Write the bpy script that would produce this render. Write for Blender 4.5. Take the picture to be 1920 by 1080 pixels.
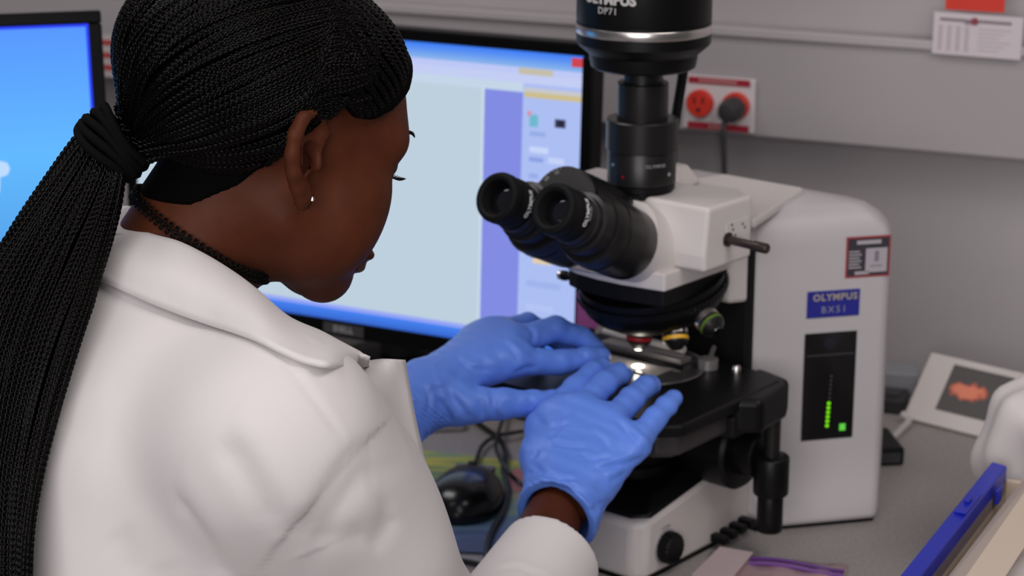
import bpy, math, random
import numpy as np
from mathutils import Vector, Matrix
from mathutils.bvhtree import BVHTree
SC = bpy.context.scene
COL = SC.collection
for o in list(bpy.data.objects): bpy.data.objects.remove(o)
PI = math.pi
rnd = random.Random(7)
nrs = np.random.RandomState(5)

# ------------------------------------------------------------------ camera, world, lights, exposure
CAMZ, PITCH, FPX = 1.59, math.radians(16), 4000.0
cam_d = bpy.data.cameras.new('camera'); cam = bpy.data.objects.new('camera', cam_d); COL.objects.link(cam)
cam.location = (0, 0, CAMZ); cam.rotation_euler = (PI/2 - PITCH, 0, 0)
cam_d.sensor_width = 36; cam_d.lens = 75; cam_d.clip_start = .05
cam_d.dof.use_dof = True; cam_d.dof.focus_distance = 1.52; cam_d.dof.aperture_fstop = 8.5; cam_d.dof.aperture_blades = 7
SC.camera = cam
W = bpy.data.worlds.new('world'); SC.world = W; W.use_nodes = True
W.node_tree.nodes['Background'].inputs[0].default_value = (.92, .88, .90, 1)
W.node_tree.nodes['Background'].inputs[1].default_value = .07
def area_light(name, loc, aim, sx, sy, power, color=(1, 1, 1)):
    d = bpy.data.lights.new(name, 'AREA'); d.shape = 'RECTANGLE'; d.size = sx; d.size_y = sy; d.energy = power; d.color = color
    o = bpy.data.objects.new(name, d); COL.objects.link(o); o.location = loc
    o.rotation_euler = (Vector(aim) - Vector(loc)).to_track_quat('-Z', 'Y').to_euler()
    return o
area_light('ceiling_light', (-.75, -.35, 2.75), (-.1, 1.6, .9), 2.0, 1.3, 15, (1, .955, .955))
area_light('ceiling_light', (-1.15, 2.0, 2.75), (-.9, 2.4, .8), 1.2, .6, 13, (1, .95, .95))
area_light('front_fill_light', (-.7, -1.7, 1.75), (0, 1.7, 1.0), 2.0, 1.5, 54, (1, .96, .965))  # added fill from behind the camera to lift the lower coat; no window there
area_light('ceiling_light', (.95, .75, 2.7), (.15, 1.9, .9), 1.2, .8, 16, (1, .94, .92))
vs = SC.view_settings
vs.view_transform = 'Standard'; vs.look = 'None'; vs.exposure = 0; vs.gamma = 1; vs.use_curve_mapping = False

# ------------------------------------------------------------------ helpers
C0 = np.array([0, 0, CAMZ]); FW = np.array([0, math.cos(PITCH), -math.sin(PITCH)]); UP = np.array([0, math.sin(PITCH), math.cos(PITCH)]); RT = np.array([1., 0, 0])
def ray(px, py): return FW + RT*(px-960)/FPX + UP*(540-py)/FPX
def at(px, py, D): return C0 + ray(px, py)*D                 # point seen at a pixel, D metres deep
def atz(px, py, Z): r = ray(px, py); return C0 + r*((Z-CAMZ)/r[2])
def atp(px, py, p0, n): r = ray(px, py); n = np.array(n, float); return C0 + r*(np.dot(np.array(p0)-C0, n)/np.dot(r, n))
def nrm(v): v = np.array(v, float); return v/np.linalg.norm(v)

def srgb(r, g, b):
    f = lambda c: (c/255/12.92 if c/255 <= .04045 else ((c/255+.055)/1.055)**2.4)
    return (f(r), f(g), f(b))
MATS = {}
def mat(name, col, rough=.5, metal=0., spec=.5, coat=0., bump=0., bscale=200., mottle=0., mscale=30., emit=None, estr=1., sheen=0., trans=0.):
    if name in MATS: return MATS[name]
    m = bpy.data.materials.new(name); m.use_nodes = True; nt = m.node_tree; b = nt.nodes['Principled BSDF']
    b.inputs['Base Color'].default_value = (*col, 1); b.inputs['Roughness'].default_value = rough; b.inputs['Metallic'].default_value = metal
    b.inputs['Specular IOR Level'].default_value = spec; b.inputs['Coat Weight'].default_value = coat; b.inputs['Sheen Weight'].default_value = sheen
    b.inputs['Transmission Weight'].default_value = trans
    tc = nt.nodes.new('ShaderNodeTexCoord')
    if bump:
        n = nt.nodes.new('ShaderNodeTexNoise'); n.inputs['Scale'].default_value = bscale; n.inputs['Detail'].default_value = 4
        nt.links.new(tc.outputs['Object'], n.inputs['Vector'])
        bp = nt.nodes.new('ShaderNodeBump'); bp.inputs['Strength'].default_value = bump; bp.inputs['Distance'].default_value = .002
        nt.links.new(n.outputs['Fac'], bp.inputs['Height']); nt.links.new(bp.outputs['Normal'], b.inputs['Normal'])
    if mottle:
        n = nt.nodes.new('ShaderNodeTexNoise'); n.inputs['Scale'].default_value = mscale; n.inputs['Detail'].default_value = 5
        nt.links.new(tc.outputs['Object'], n.inputs['Vector'])
        r = nt.nodes.new('ShaderNodeValToRGB'); r.color_ramp.elements[0].position = .3; r.color_ramp.elements[1].position = .7
        r.color_ramp.elements[0].color = (*[c*(1-mottle) for c in col], 1); r.color_ramp.elements[1].color = (*[min(1, c*(1+mottle)) for c in col], 1)
        nt.links.new(n.outputs['Fac'], r.inputs['Fac']); nt.links.new(r.outputs['Color'], b.inputs['Base Color'])
    if emit: b.inputs['Emission Color'].default_value = (*emit, 1); b.inputs['Emission Strength'].default_value = estr
    MATS[name] = m; return m

def meshobj(name, V, F, m, parent=None, smooth=True, angle=35, mi=None):
    me = bpy.data.meshes.new(name)
    if isinstance(F, np.ndarray):
        V = np.asarray(V, np.float32); n = len(F); k = F.shape[1]
        me.vertices.add(len(V)); me.vertices.foreach_set('co', V.ravel())
        me.loops.add(n*k); me.loops.foreach_set('vertex_index', F.astype(np.int32).ravel())
        me.polygons.add(n); me.polygons.foreach_set('loop_start', np.arange(0, n*k, k, dtype=np.int32))
        me.update(calc_edges=True)
    else:
        me.from_pydata([tuple(map(float, v)) for v in V], [], F); me.update()
    for mm in (m if isinstance(m, (list, tuple)) else [m]): me.materials.append(mm)
    if mi is not None: me.polygons.foreach_set('material_index', np.asarray(mi, np.int32))
    if smooth:
        me.shade_smooth()
        if angle: me.set_sharp_from_angle(angle=math.radians(angle))
    o = bpy.data.objects.new(name, me); COL.objects.link(o)
    if parent: o.parent = parent
    return o

class MB:                                                       # collects shapes, links them as ONE mesh object
    def __init__(s): s.v = []; s.f = []; s.mi = []; s.cur = 0
    def add(s, V, F):
        n = len(s.v); s.v += [tuple(map(float, v)) for v in V]
        s.f += [tuple(i+n for i in f) for f in F]; s.mi += [s.cur]*len(F); return s
    def box(s, lo, hi, M=None):
        x0, y0, z0 = lo; x1, y1, z1 = hi
        V = [(x0,y0,z0),(x1,y0,z0),(x1,y1,z0),(x0,y1,z0),(x0,y0,z1),(x1,y0,z1),(x1,y1,z1),(x0,y1,z1)]
        if M is not None: V = [tuple(M @ Vector(v)) for v in V]
        return s.add(V, [(0,3,2,1),(4,5,6,7),(0,1,5,4),(1,2,6,5),(2,3,7,6),(3,0,4,7)])
    def loft(s, rings, cap=True, closed=True):                  # rings: lists of equal-length point loops
        n = len(rings[0]); V = [p for r in rings for p in r]; F = []
        for i in range(len(rings)-1):
            for j in range(n if closed else n-1):
                a = i*n+j; b = i*n+(j+1) % n; F.append((a, b, b+n, a+n))
        if cap: F.append(tuple(range(n-1, -1, -1))); F.append(tuple(range((len(rings)-1)*n, len(rings)*n)))
        return s.add(V, F)
    def prism(s, poly, z0, z1, top=None):                       # poly: (x, y) anticlockwise
        top = top or poly
        return s.loft([[(x, y, z0) for x, y in poly], [(x, y, z1) for x, y in top]])
    def lathe(s, prof, c=(0,0,0), axis=(0,0,1), seg=40, cap=True):   # prof: (radius, distance along the axis)
        a = Vector(axis).normalized(); q = a.to_track_quat('Z', 'Y').to_matrix(); c = Vector(c)
        rings = [[tuple(c + q @ Vector((r*math.cos(2*PI*j/seg), r*math.sin(2*PI*j/seg), h))) for j in range(seg)] for r, h in prof]
        return s.loft(rings, cap)
    def tube(s, path, r, seg=8):
        P = [Vector(p) for p in path]; rings = []; n = None
        for i, p in enumerate(P):
            t = (P[min(i+1, len(P)-1)] - P[max(i-1, 0)]).normalized()
            if n is None: n = t.orthogonal().normalized()
            n = (n - t*n.dot(t)).normalized(); b = t.cross(n)
            rr = r[i] if isinstance(r, (list, tuple)) else r
            rings.append([tuple(p + (n*math.cos(2*PI*j/seg) + b*math.sin(2*PI*j/seg))*rr) for j in range(seg)])
        return s.loft(rings)
    def build(s, name, m, parent=None, smooth=True, angle=35, bevel=0, bseg=2):
        o = meshobj(name, s.v, s.f, m, parent, smooth, angle, s.mi if any(s.mi) else None)
        if bevel:
            b = o.modifiers.new('bevel', 'BEVEL'); b.width = bevel; b.segments = bseg; b.limit_method = 'ANGLE'; b.angle_limit = math.radians(30); b.harden_normals = False
        return o

def spline(pts, n):                                             # Catmull-Rom through points
    P = np.array([np.array(p, float) for p in pts]); P = np.vstack([2*P[0]-P[1], P, 2*P[-1]-P[-2]])
    out = []; m = len(P)-3
    for k in range(n):
        u = k/(n-1)*m; i = min(int(u), m-1); t = u-i
        a, b, c, d = P[i:i+4]
        out.append(.5*((2*b)+(-a+c)*t+(2*a-5*b+4*c-d)*t*t+(-a+3*b-3*c+d)*t**3))
    return np.array(out)

def thing(name, label, cat, loc=(0,0,0), rotz=0, group=None):
    o = bpy.data.objects.new(name, None); COL.objects.link(o); o.empty_display_size = .05
    o.location = loc; o.rotation_euler = (0, 0, rotz); o['label'] = label; o['category'] = cat
    if group: o['group'] = group
    return o
def tag(o, label, cat, group=None):
    o['label'] = label; o['category'] = cat
    if group: o['group'] = group
    return o
def struct(o): o['kind'] = 'structure'; return o
def pmat(M): return Matrix([list(r) for r in M])

def text_mesh(body, size, spacing=1.0, extrude=0., bold=0.):
    cu = bpy.data.curves.new('txt', 'FONT'); cu.body = body; cu.size = size; cu.align_x = 'CENTER'; cu.align_y = 'CENTER'; cu.space_character = spacing
    cu.extrude = extrude; cu.offset = bold; cu.resolution_u = 3
    ob = bpy.data.objects.new('txt', cu); COL.objects.link(ob)
    dg = bpy.context.evaluated_depsgraph_get(); me = ob.evaluated_get(dg).to_mesh()
    V = [tuple(v.co) for v in me.vertices]; F = [tuple(p.vertices) for p in me.polygons]
    ob.evaluated_get(dg).to_mesh_clear(); bpy.data.objects.remove(ob); bpy.data.curves.remove(cu)
    return V, F
def text_flat(name, body, size, origin, xdir, ydir, m, parent, spacing=1.0, off=.0004, bold=0.):
    V, F = text_mesh(body, size, spacing, .0002, bold); o = np.array(origin, float); x = nrm(xdir); y = nrm(ydir); n = np.cross(x, y)
    return meshobj(name, [o + x*v[0] + y*v[1] + n*(off+v[2]) for v in V], F, m, parent, False)
def text_round(name, body, size, c, axis, xref, r, h, ang, m, parent, spacing=1.0, flip=False, bold=0.):
    V, F = text_mesh(body, size, spacing, .0002, bold); a = nrm(axis); x = nrm(xref); y = np.cross(a, x); c = np.array(c, float); out = []
    for v in V:
        t = ang + v[0]/r; out.append(c + a*(h+v[1]) + (x*math.cos(t) + y*math.sin(t))*(r+.0004+v[2]))
    return meshobj(name, out, F, m, parent, False)

# ------------------------------------------------------------------ implicit surfaces (sparse surface nets)
def isosurface(f, lo, hi, h, B=8):
    lo = np.array(lo, float); nb = np.ceil((np.array(hi)-lo)/(h*B)).astype(int)
    g = np.stack(np.meshgrid(*[np.arange(n) for n in nb], indexing='ij'), -1).reshape(-1, 3)
    cd = f(lo + (g+.5)*h*B); g = g[np.abs(cd) < h*B*1.5]
    o = np.stack(np.meshgrid(*[np.arange(B+1)]*3, indexing='ij'), -1).reshape(-1, 3)
    N = nb*B+2; keyf = lambda c: (c[..., 0]*N[1]+c[..., 1])*N[2]+c[..., 2]
    cells, cpos, edges = [], [], []
    for s in range(0, len(g), 400):
        gb = g[s:s+400]; idx = gb[:, None, :]*B + o[None]
        D = f((lo + idx*h).reshape(-1, 3)).reshape(len(gb), B+1, B+1, B+1)
        I = idx.reshape(len(gb), B+1, B+1, B+1, 3); S = D < 0
        acc = np.zeros((len(gb), B, B, B, 3)); cnt = np.zeros((len(gb), B, B, B))
        for ax in range(3):
            others = [a for a in range(3) if a != ax]
            for p in (0, 1):
                for q in (0, 1):
                    sl0 = [slice(None)]*4; sl0[1+ax] = slice(0, B); sl0[1+others[0]] = slice(p, B+p); sl0[1+others[1]] = slice(q, B+q)
                    sl1 = list(sl0); sl1[1+ax] = slice(1, B+1)
                    d0 = D[tuple(sl0)]; d1 = D[tuple(sl1)]; m = (d0 < 0) != (d1 < 0)
                    t = np.where(m, d0/np.where(m, d0-d1, 1), 0)
                    acc[..., ax] += np.where(m, t, 0); acc[..., others[0]] += m*p; acc[..., others[1]] += m*q; cnt += m
                    if p == 0 and q == 0:
                        w = np.argwhere(m)
                        if len(w):
                            c = I[:, :B, :B, :B][tuple(w.T)]; edges.append(np.column_stack([c, np.full(len(c), ax), d0[tuple(w.T)] < 0]))
        w = np.argwhere(cnt > 0)
        if len(w):
            c = I[:, :B, :B, :B][tuple(w.T)]; cells.append(keyf(c)); cpos.append(lo + (c + acc[tuple(w.T)]/cnt[tuple(w.T)][:, None])*h)
    K = np.concatenate(cells); P = np.concatenate(cpos); od = np.argsort(K); K = K[od]; P = P[od]
    E = np.concatenate(edges); F = []
    for ax in range(3):
        e = E[E[:, 3] == ax]; a, b = [(1, 2), (2, 0), (0, 1)][ax]; q = []
        for da, db in ((0, 0), (-1, 0), (-1, -1), (0, -1)):
            c = e[:, :3].copy(); c[:, a] += da; c[:, b] += db; k = keyf(c)
            j = np.clip(np.searchsorted(K, k), 0, len(K)-1); q.append(np.where(K[j] == k, j, -1))
        q = np.stack(q, 1); ok = (q >= 0).all(1); q = q[ok]; ins = e[ok, 4].astype(bool)
        q[~ins] = q[~ins][:, ::-1]; F.append(q)
    return P, np.concatenate(F)
def smin(a, b, k):
    h = np.maximum(k-np.abs(a-b), 0)/k; return np.minimum(a, b)-h*h*k*.25
def smax(a, b, k): return -smin(-a, -b, k)
def s_cap(P, a, b, r0, r1=None):
    a = np.array(a, float); b = np.array(b, float); r1 = r0 if r1 is None else r1
    v = b-a; t = np.clip(((P-a)@v)/max(v@v, 1e-12), 0, 1)
    return np.linalg.norm(P-a-t[:, None]*v, axis=1)-(r0+(r1-r0)*t)
def s_ell(P, c, r, M=None):
    q = P-np.array(c, float)
    if M is not None: q = q@np.array(M).T
    r = np.array(r, float); k0 = np.linalg.norm(q/r, axis=1); k1 = np.linalg.norm(q/(r*r), axis=1)
    return k0*(k0-1)/np.maximum(k1, 1e-9)
def s_plane(P, p, n): return (P-np.array(p))@nrm(n)
def euler(rx, ry, rz):
    return np.array(Matrix.Rotation(rz, 3, 'Z') @ Matrix.Rotation(ry, 3, 'Y') @ Matrix.Rotation(rx, 3, 'X'))

white_pl = mat('instrument_white', (.64, .61, .61), .42, spec=.4)
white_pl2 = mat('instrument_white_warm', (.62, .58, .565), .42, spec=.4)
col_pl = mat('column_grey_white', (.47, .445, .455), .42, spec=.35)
black_pl = mat('black_satin', (.0035, .0035, .004), .40, spec=.20)
black_mt = mat('black_matt', (.006, .0058, .006), .6, spec=.15)
black_gl = mat('black_gloss', (.008, .008, .009), .12, spec=.5)
black_an = mat('black_anodised', (.010, .009, .009), .34, metal=.0, spec=.4)
steel = mat('brushed_steel', (.72, .68, .66), .28, metal=1.)
chrome = mat('chrome', (.8, .78, .76), .12, metal=1.)
lens_m = mat('lens_glass', (.004, .004, .008), .03, spec=.8, coat=1.)
print_w = mat('print_white', (.75, .75, .75), .6)
print_g = mat('print_grey', (.33, .33, .34), .6)
red_pl = mat('red_plastic', (.55, .03, .012), .4)
# ------------------------------------------------------------------ the room
KW = .45; WN = nrm((KW, 1, 0)); WALLP = np.array([0, 2.76, 0])          # wall plane: KW*x + y = 2.76
wx = np.array([WN[1], -WN[0], 0])                                       # along the wall, to the right
wall_col = mat('painted_wall', (.375, .35, .357), .7, bump=.05, bscale=300, mottle=.03, mscale=6)
wall_low = wall_col
def wpt(px, py, off=0.): return atp(px, py, WALLP - WN*off, WN)
wrot = math.atan2(wx[1], wx[0])
WM = Matrix.Translation(Vector(WALLP)) @ Matrix.Rotation(wrot, 4, 'Z')   # wall frame: x along, -y out of the wall
WMi = np.array(WM.inverted())
def wl(p): return (WMi @ np.append(p, 1))[:3]
b = MB(); b.box((-3, 0, 0), (3, .12, 2.9)); o = struct(b.build('wall_back', wall_col, smooth=False)); o.matrix_world = WM
fl = mat('floor_vinyl', (.22, .21, .20), .5, mottle=.12, mscale=20)
b = MB(); b.box((-3, -1.5, -.1), (3, 4.2, 0)); struct(b.build('floor', fl, smooth=False))
# service raceway with the outlets
rb, rtp = 1.046, 1.176
b = MB(); b.box((-2.6, -.05, rb), (2.6, 0, rtp)); race = struct(b.build('trim_1', mat('raceway_grey', (.36, .333, .343), .55, bump=.02, bscale=200), smooth=False, bevel=.003)); race.matrix_world = WM
b = MB(); b.box((-2.6, -.056, rtp-.007), (2.6, -.0505, rtp+.004)); lip = b.build('raceway_lip', mat('raceway_lip', (.42, .39, .40), .45), race, False, bevel=.0015)

# ------------------------------------------------------------------ lab bench
bench_top = mat('bench_laminate', (.31, .285, .28), .5, mottle=.16, mscale=260, bump=.03, bscale=300)
bench = thing('lab_bench', 'long grey speckled laminate lab bench under the microscope and monitors', 'bench', (0, 2.2, 0))
def wedge(x0, y0, z0, z1, back):                                          # bench outline in world: back edge follows the wall
    w0 = WALLP - WN*back
    yb = lambda x: w0[1] - (x - w0[0])*KW
    return [(-1.0, y0), (1.05, y0), (1.05, yb(1.05)), (-1.0, yb(-1.0))]
b = MB(); b.prism([(x, y-2.2) for x, y in wedge(0, 1.66, 0, 0, .002)], .712, .75); b.build('worktop', bench_top, bench, False, bevel=.004)
b = MB(); b.prism([(x*.98, y-2.2+(.06 if y < 1.7 else -.02)) for x, y in wedge(0, 1.66, 0, 0, .02)], .62, .711); b.build('apron', mat('bench_frame', (.3, .3, .3), .5), bench, False)
for x, y in ((-.9, 1.78), (.95, 1.78), (-.9, 2.9), (.95, 2.2)):
    b = MB(); b.box((x-.025, y-2.225, 0), (x+.025, y-2.175, .62)); b.build('leg', mat('bench_frame', (.3, .3, .3), .5), bench, False, bevel=.003)
b = MB(); b.box((-1.4, -.012, .751), (1.2, -.001, .80)); 
# ------------------------------------------------------------------ red outlet plate, plug and cord
def outlet(name, label, px0, py0, px1, py1, full=True):
    a = wl(wpt(px0, py0, .05)); c = wl(wpt(px1, py1, .05))
    cx, cz = (a[0]+c[0])/2, (a[2]+c[2])/2; w, h = abs(c[0]-a[0])/2, abs(c[2]-a[2])/2
    t = thing(name, label, 'outlet'); t.matrix_world = WM @ Matrix.Translation((cx, -.0505, cz))
    wp = mat('outlet_white', (.62, .58, .59), .5); rd = mat('outlet_red', (.62, .035, .02), .45); dk = mat('outlet_dark_red', (.33, .012, .03), .5)
    b = MB(); b.box((-w, -.005, -h), (w, 0, h)); b.build('cover_plate', wp, t, False, bevel=.002)
    for s in (1, -1):
        b = MB(); b.box((-w*.86, -.0062, s*h*.84-h*.12), (w*.86, -.0051, s*h*.84+h*.12)); b.build('red_band', dk, t, False)
        b = MB(); b.cur = 0
        for k in range(9 if s > 0 else 4):
            x = -w*.55 + k*w*.12 if s > 0 else -w*.25+k*w*.13
            b.box((x, -.0066, s*h*.84-h*.05), (x+w*.075, -.0063, s*h*.84+h*.05))
        b.build('lettering', mat('faint_print', (.55, .3, .3), .6), t, False)
    for s in (-1, 1):
        b = MB(); b.lathe([(.0172, 0), (.0172, .007), (.0155, .009), (0.001, .0092)], (s*w*.5, -.005, 0), (0, -1, 0), 28); so = b.build('socket', rd, t)
        b = MB()
        for dx, dz, sw, sh in ((-.0055, .004, .0011, .0042), (.0055, .004, .0011, .0036), (0, -.0075, .0024, .0024)):
            b.box((s*w*.5+dx-sw, -.0148, dz-sh), (s*w*.5+dx+sw, -.0141, dz+sh))
        b.build('slot', mat('slot_black', (.02, .004, .004), .7), so, False)
    return t, cx, cz, w
ot, ox, oz, ow = outlet('red_outlet', 'red double outlet on a white plate low on the grey raceway, right side plugged', 1285, 138, 1416, 250)
pt = thing('power_plug', 'dark grey plug and cord in the right socket of the red outlet', 'plug'); pt.matrix_world = WM @ Matrix.Translation((ox+ow*.5, -.0645, oz))
gp = mat('plug_grey', (.035, .035, .038), .5)
b = MB(); b.lathe([(.0145, 0), (.0150, .006), (.0145, .018), (.011, .026), (.004, .028)], (.001, -.0005, -.001), (-.12, -1, -.1), 24); b.build('plug_body', gp, pt)
b = MB(); b.tube(spline([(-.004, -.014, -.010), (-.007, -.020, -.026), (-.0055, -.018, -.06), (-.003, -.016, -.12), (-.001, -.010, -.22), (0, -.004, -.305)], 26), .0036, 8); b.build('cord', gp, pt)
# striped plate between the monitors
a = wl(wpt(190, 62, .05)); c = wl(wpt(300, 150, .05))
sp = thing('striped_notice', 'white notice with three red stripes seen between the two monitors', 'notice'); sp.matrix_world = WM @ Matrix.Translation(((a[0]+c[0])/2, -.0575, (a[2]+c[2])/2))
w, h = abs(c[0]-a[0])/2+.02, abs(c[2]-a[2])/2
b = MB(); b.box((-w, -.0006, -h), (w, 0, h)); b.build('sheet', mat('notice_paper', (.50, .45, .45), .7), sp, False)
for z in (.62, .02, -.56):
    b = MB(); b.box((-w, -.0012, h*z-h*.13), (w, -.0007, h*z+h*.13)); b.build('red_stripe', mat('stripe_red', (.42, .045, .04), .6), sp, False)
# paper notice under red tape, upper right
a = wl(wpt(1752, 22, .0575)); c = wl(wpt(1914, 112, .0575)); w, h = (c[0]-a[0])/2, (a[2]-c[2])/2
nt = thing('paper_notice', 'small white printed card taped to the wall under a red strip', 'notice'); nt.matrix_world = WM @ Matrix.Translation(((a[0]+c[0])/2, -.0575, (a[2]+c[2])/2)) @ Matrix.Rotation(math.radians(.5), 4, 'Y')
b = MB(); b.box((-w, -.0006, -h), (w, .0, h)); b.build('card', mat('card_white', (.60, .54, .57), .7), nt, False)
b = MB(); b.box((-w*.86, -.0010, h*.60), (w*.75, -.0007, h*.74)); b.box((-w*.3, -.001, h*.5), (-.0, -.0007, h*.58)) 
b.build('heading', mat('card_print', (.22, .17, .20), .7), nt, False)
b = MB()
for k in range(4): b.box((-w*.88+k*w*.2, -.0010, -h*.8), (-w*.88+k*w*.2+w*.09, -.0007, h*.40))
for k in range(6): b.box((0.02*w, -.0010, h*(.32-.2*k)-.0006), (w*(.75-.13*(k % 3)), -.0007, h*(.32-.2*k)+.0006))
b.build('printed_lines', mat('card_faint', (.47, .41, .45), .7), nt, False)
b = MB(); b.lathe([(.0045, 0), (.0045, .0006)], (-.004, -.0007, h*.66), (0, -1, 0), 16); b.build('seal', mat('seal_red', (.25, .04, .06), .6), nt)
rs = wl(wpt(1775, -30, .0585)); rs2 = wl(wpt(1883, 24, .0585))
b = MB(); b.box((rs[0], -.0592, rs2[2]), (rs2[0], -.0583, rs[2]+.015)); o = b.build('red_tape', mat('tape_red', (.62, .028, .01), .5), None, False); o.matrix_world = WM
tag(o, 'bright red tape strip above the white printed card on the wall', 'tape')

# ------------------------------------------------------------------ monitors
bez = mat('bezel_black', (.003, .003, .0035), .4, spec=.10); bez2 = mat('bezel_back', (.02, .02, .02), .5)
def emis(name, c, s=1.0):
    m = bpy.data.materials.new(name); m.use_nodes = True; nt_ = m.node_tree; nt_.nodes.remove(nt_.nodes['Principled BSDF'])
    e = nt_.nodes.new('ShaderNodeEmission'); e.inputs[0].default_value = (*c, 1); e.inputs[1].default_value = s
    nt_.links.new(e.outputs[0], nt_.nodes['Material Output'].inputs[0]); return m
def monitor(name, label, tl, width, height, yaw, tilt, bw, bb):
    """tl: top-left outer corner; local frame x right, -y out of the screen, z up from the top edge"""
    t = thing(name, label, 'monitor'); t.matrix_world = Matrix.Translation(Vector(tl)) @ Matrix.Rotation(yaw, 4, 'Z') @ Matrix.Rotation(-tilt, 4, 'X')
    b = MB(); b.box((0, .0, -bw), (width, .03, 0)); b.box((0, 0, -height), (bw, .03, -bw)); b.box((width-bw, 0, -height), (width, .03, -bw)); b.box((bw, 0, -height), (width-bw, .03, -height+bb))
    b.build('bezel', bez, t, False, bevel=.002)
    b = MB(); b.loft([[(bw*.5, .0301, -height+.008), (width-bw*.5, .0301, -height+.008), (width-bw*.5, .0301, -.008), (bw*.5, .0301, -.008)],
                      [(.09, .065, -height+.07), (width-.09, .065, -height+.07), (width-.09, .065, -.07), (.09, .065, -.07)]]); b.build('rear_shell', bez2, t, False, bevel=.006)
    return t
def stand(t, width, height, tilt, M):
    # the neck goes down to the bench: worked out in the monitor's own frame
    inv = M.inverted(); foot = M @ Vector((width/2, .13, -height*.55)); f = inv @ Vector((foot.x, foot.y, .772))
    b = MB(); b.tube([(width/2, .066, -height*.5), (width/2, .10, -height*.55), tuple(f)], .028, 16); b.build('stand_neck', bez2, t)
    R = inv.to_3x3(); z = R @ Vector((0, 0, 1)); c = inv @ Vector((foot.x, foot.y, .7505))
    b = MB(); b.lathe([(.095, 0), (.095, .008), (.085, .016), (.03, .024)], tuple(c), tuple(z), 48); b.build('stand_base', bez, t)
# centre monitor
k = .52; n = np.array([k, 1, 0.]); TL = atp(232, 9, [0, 2.35, 0], n); TR = atp(1114, 83, [0, 2.35, 0], n)
mw = float(np.linalg.norm((TR-TL)[:2])); mh = 1.204 - .829; yaw = math.atan2(-(TL[1]-TR[1]), TR[0]-TL[0])
cm = monitor('center_monitor', 'wide black monitor showing a pale image window, behind the microscope', TL, mw, mh, yaw, math.radians(3), .014, .020)
stand(cm, mw, mh, 0, cm.matrix_world)
sw0, sw1, sz0, sz1 = .014, mw-.014, -mh+.020, -.014
def scr(x): return sw0 + (sw1-sw0)*x
def scz(y): return sz1 + (sz0-sz1)*y
S = MB(); mats = []
def panel(x0, y0, x1, y1, c, layer, s=1.0, c2=None):
    mats.append(emis('screen_colour', srgb(*c), s)); S.cur = len(mats)-1; y = .004 - layer*.0003
    S.add([(scr(x0), y, scz(y1)), (scr(x1), y, scz(y1)), (scr(x1), y, scz(y0)), (scr(x0), y, scz(y0))], [(0, 1, 2, 3)])
panel(0, 0, 1, 1, (176, 200, 240), 0)
for i in range(6): panel(0, i*.009, 1, (i+1)*.009, (66+14*i, 128+10*i, 246-2*i), 1)           # title bar
panel(0, .054, 1, .105, (190, 200, 246), 1); panel(0, .075, 1, .105, (196, 206, 244), 2)
panel(.30, .062, .55, .080, (186, 192, 210), 3); panel(.60, .064, .63, .080, (140, 185, 240), 3)
panel(.87, .055, .94, .076, (196, 190, 170), 3); panel(.977, .008, 1, .038, (205, 70, 80), 3)
panel(0, .115, .80, .955, (190, 208, 222), 1); panel(0, .105, .88, .135, (196, 214, 232), 2)
panel(.795, .128, .80, .955, (205, 222, 236), 3)
panel(.80, .135, .88, .955, (130, 140, 226), 3)
panel(.88, .105, 1, .955, (172, 190, 242), 2); panel(.883, .118, 1, .150, (205, 190, 140), 3); panel(.883, .118, 1, .132, (200, 200, 205), 4)
for (x0, y0, x1, y1, c) in [(.838, .205, .865, .245, (110, 185, 205)), (.832, .195, .842, .21, (225, 130, 140)), (.918, .212, .952, .24, (60, 62, 88)), (.928, .218, .944, .234, (20, 20, 30)),
        (.84, .26, .89, .275, (150, 172, 232)), (.84, .31, .90, .33, (200, 214, 250)), (.84, .345, .885, .36, (140, 160, 228)), (.90, .34, .95, .36, (196, 210, 248)),
        (.84, .40, .87, .415, (150, 170, 232)), (.905, .40, .935, .42, (150, 158, 226)), (.84, .45, .93, .468, (196, 208, 248)), (.84, .50, .87, .515, (146, 165, 230)), (.955, .48, .965, .50, (140, 150, 222)),
        (.84, .575, .92, .59, (150, 170, 234)), (.84, .62, .95, .64, (194, 208, 248)), (.86, .672, .92, .70, (226, 205, 170)), (.84, .76, .95, .78, (160, 180, 236)), (.84, .84, .93, .86, (180, 196, 244))]:
    panel(.88+(x0-.815)*.649, y0, .88+(x1-.815)*.649, y1, c, 4)
panel(0, .945, 1, .962, (150, 165, 245), 4)
for i in range(4): panel(0, .960+i*.010, 1, .960+(i+1)*.010, (70-4*i, 130-8*i, 240-10*i), 5)
S.build('screen', mats, cm, False)
b = MB(); b.box((mw*.5-.028, -.0008, -mh+.004), (mw*.5+.028, -.0001, -mh+.017)); b.build('badge_plate', mat('badge_dark', (.045, .043, .045), .5), cm, False)
text_flat('maker_lettering', 'DELL', .010, (mw*.5, -.0009, -mh+.0103), (1, 0, 0), (0, 0, 1), print_g, cm, 1.3, bold=.0004)
b = MB(); b.box((mw-.010, -.0012, -mh*.845), (mw+.016, -.0003, -mh*.735)); o = b.build('sticky_note', mat('note_pink', (.42, .10, .36), .6), None, False); o.matrix_world = cm.matrix_world.copy()
tag(o, 'small pink sticky note on the right edge of the wide monitor', 'note')
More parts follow.
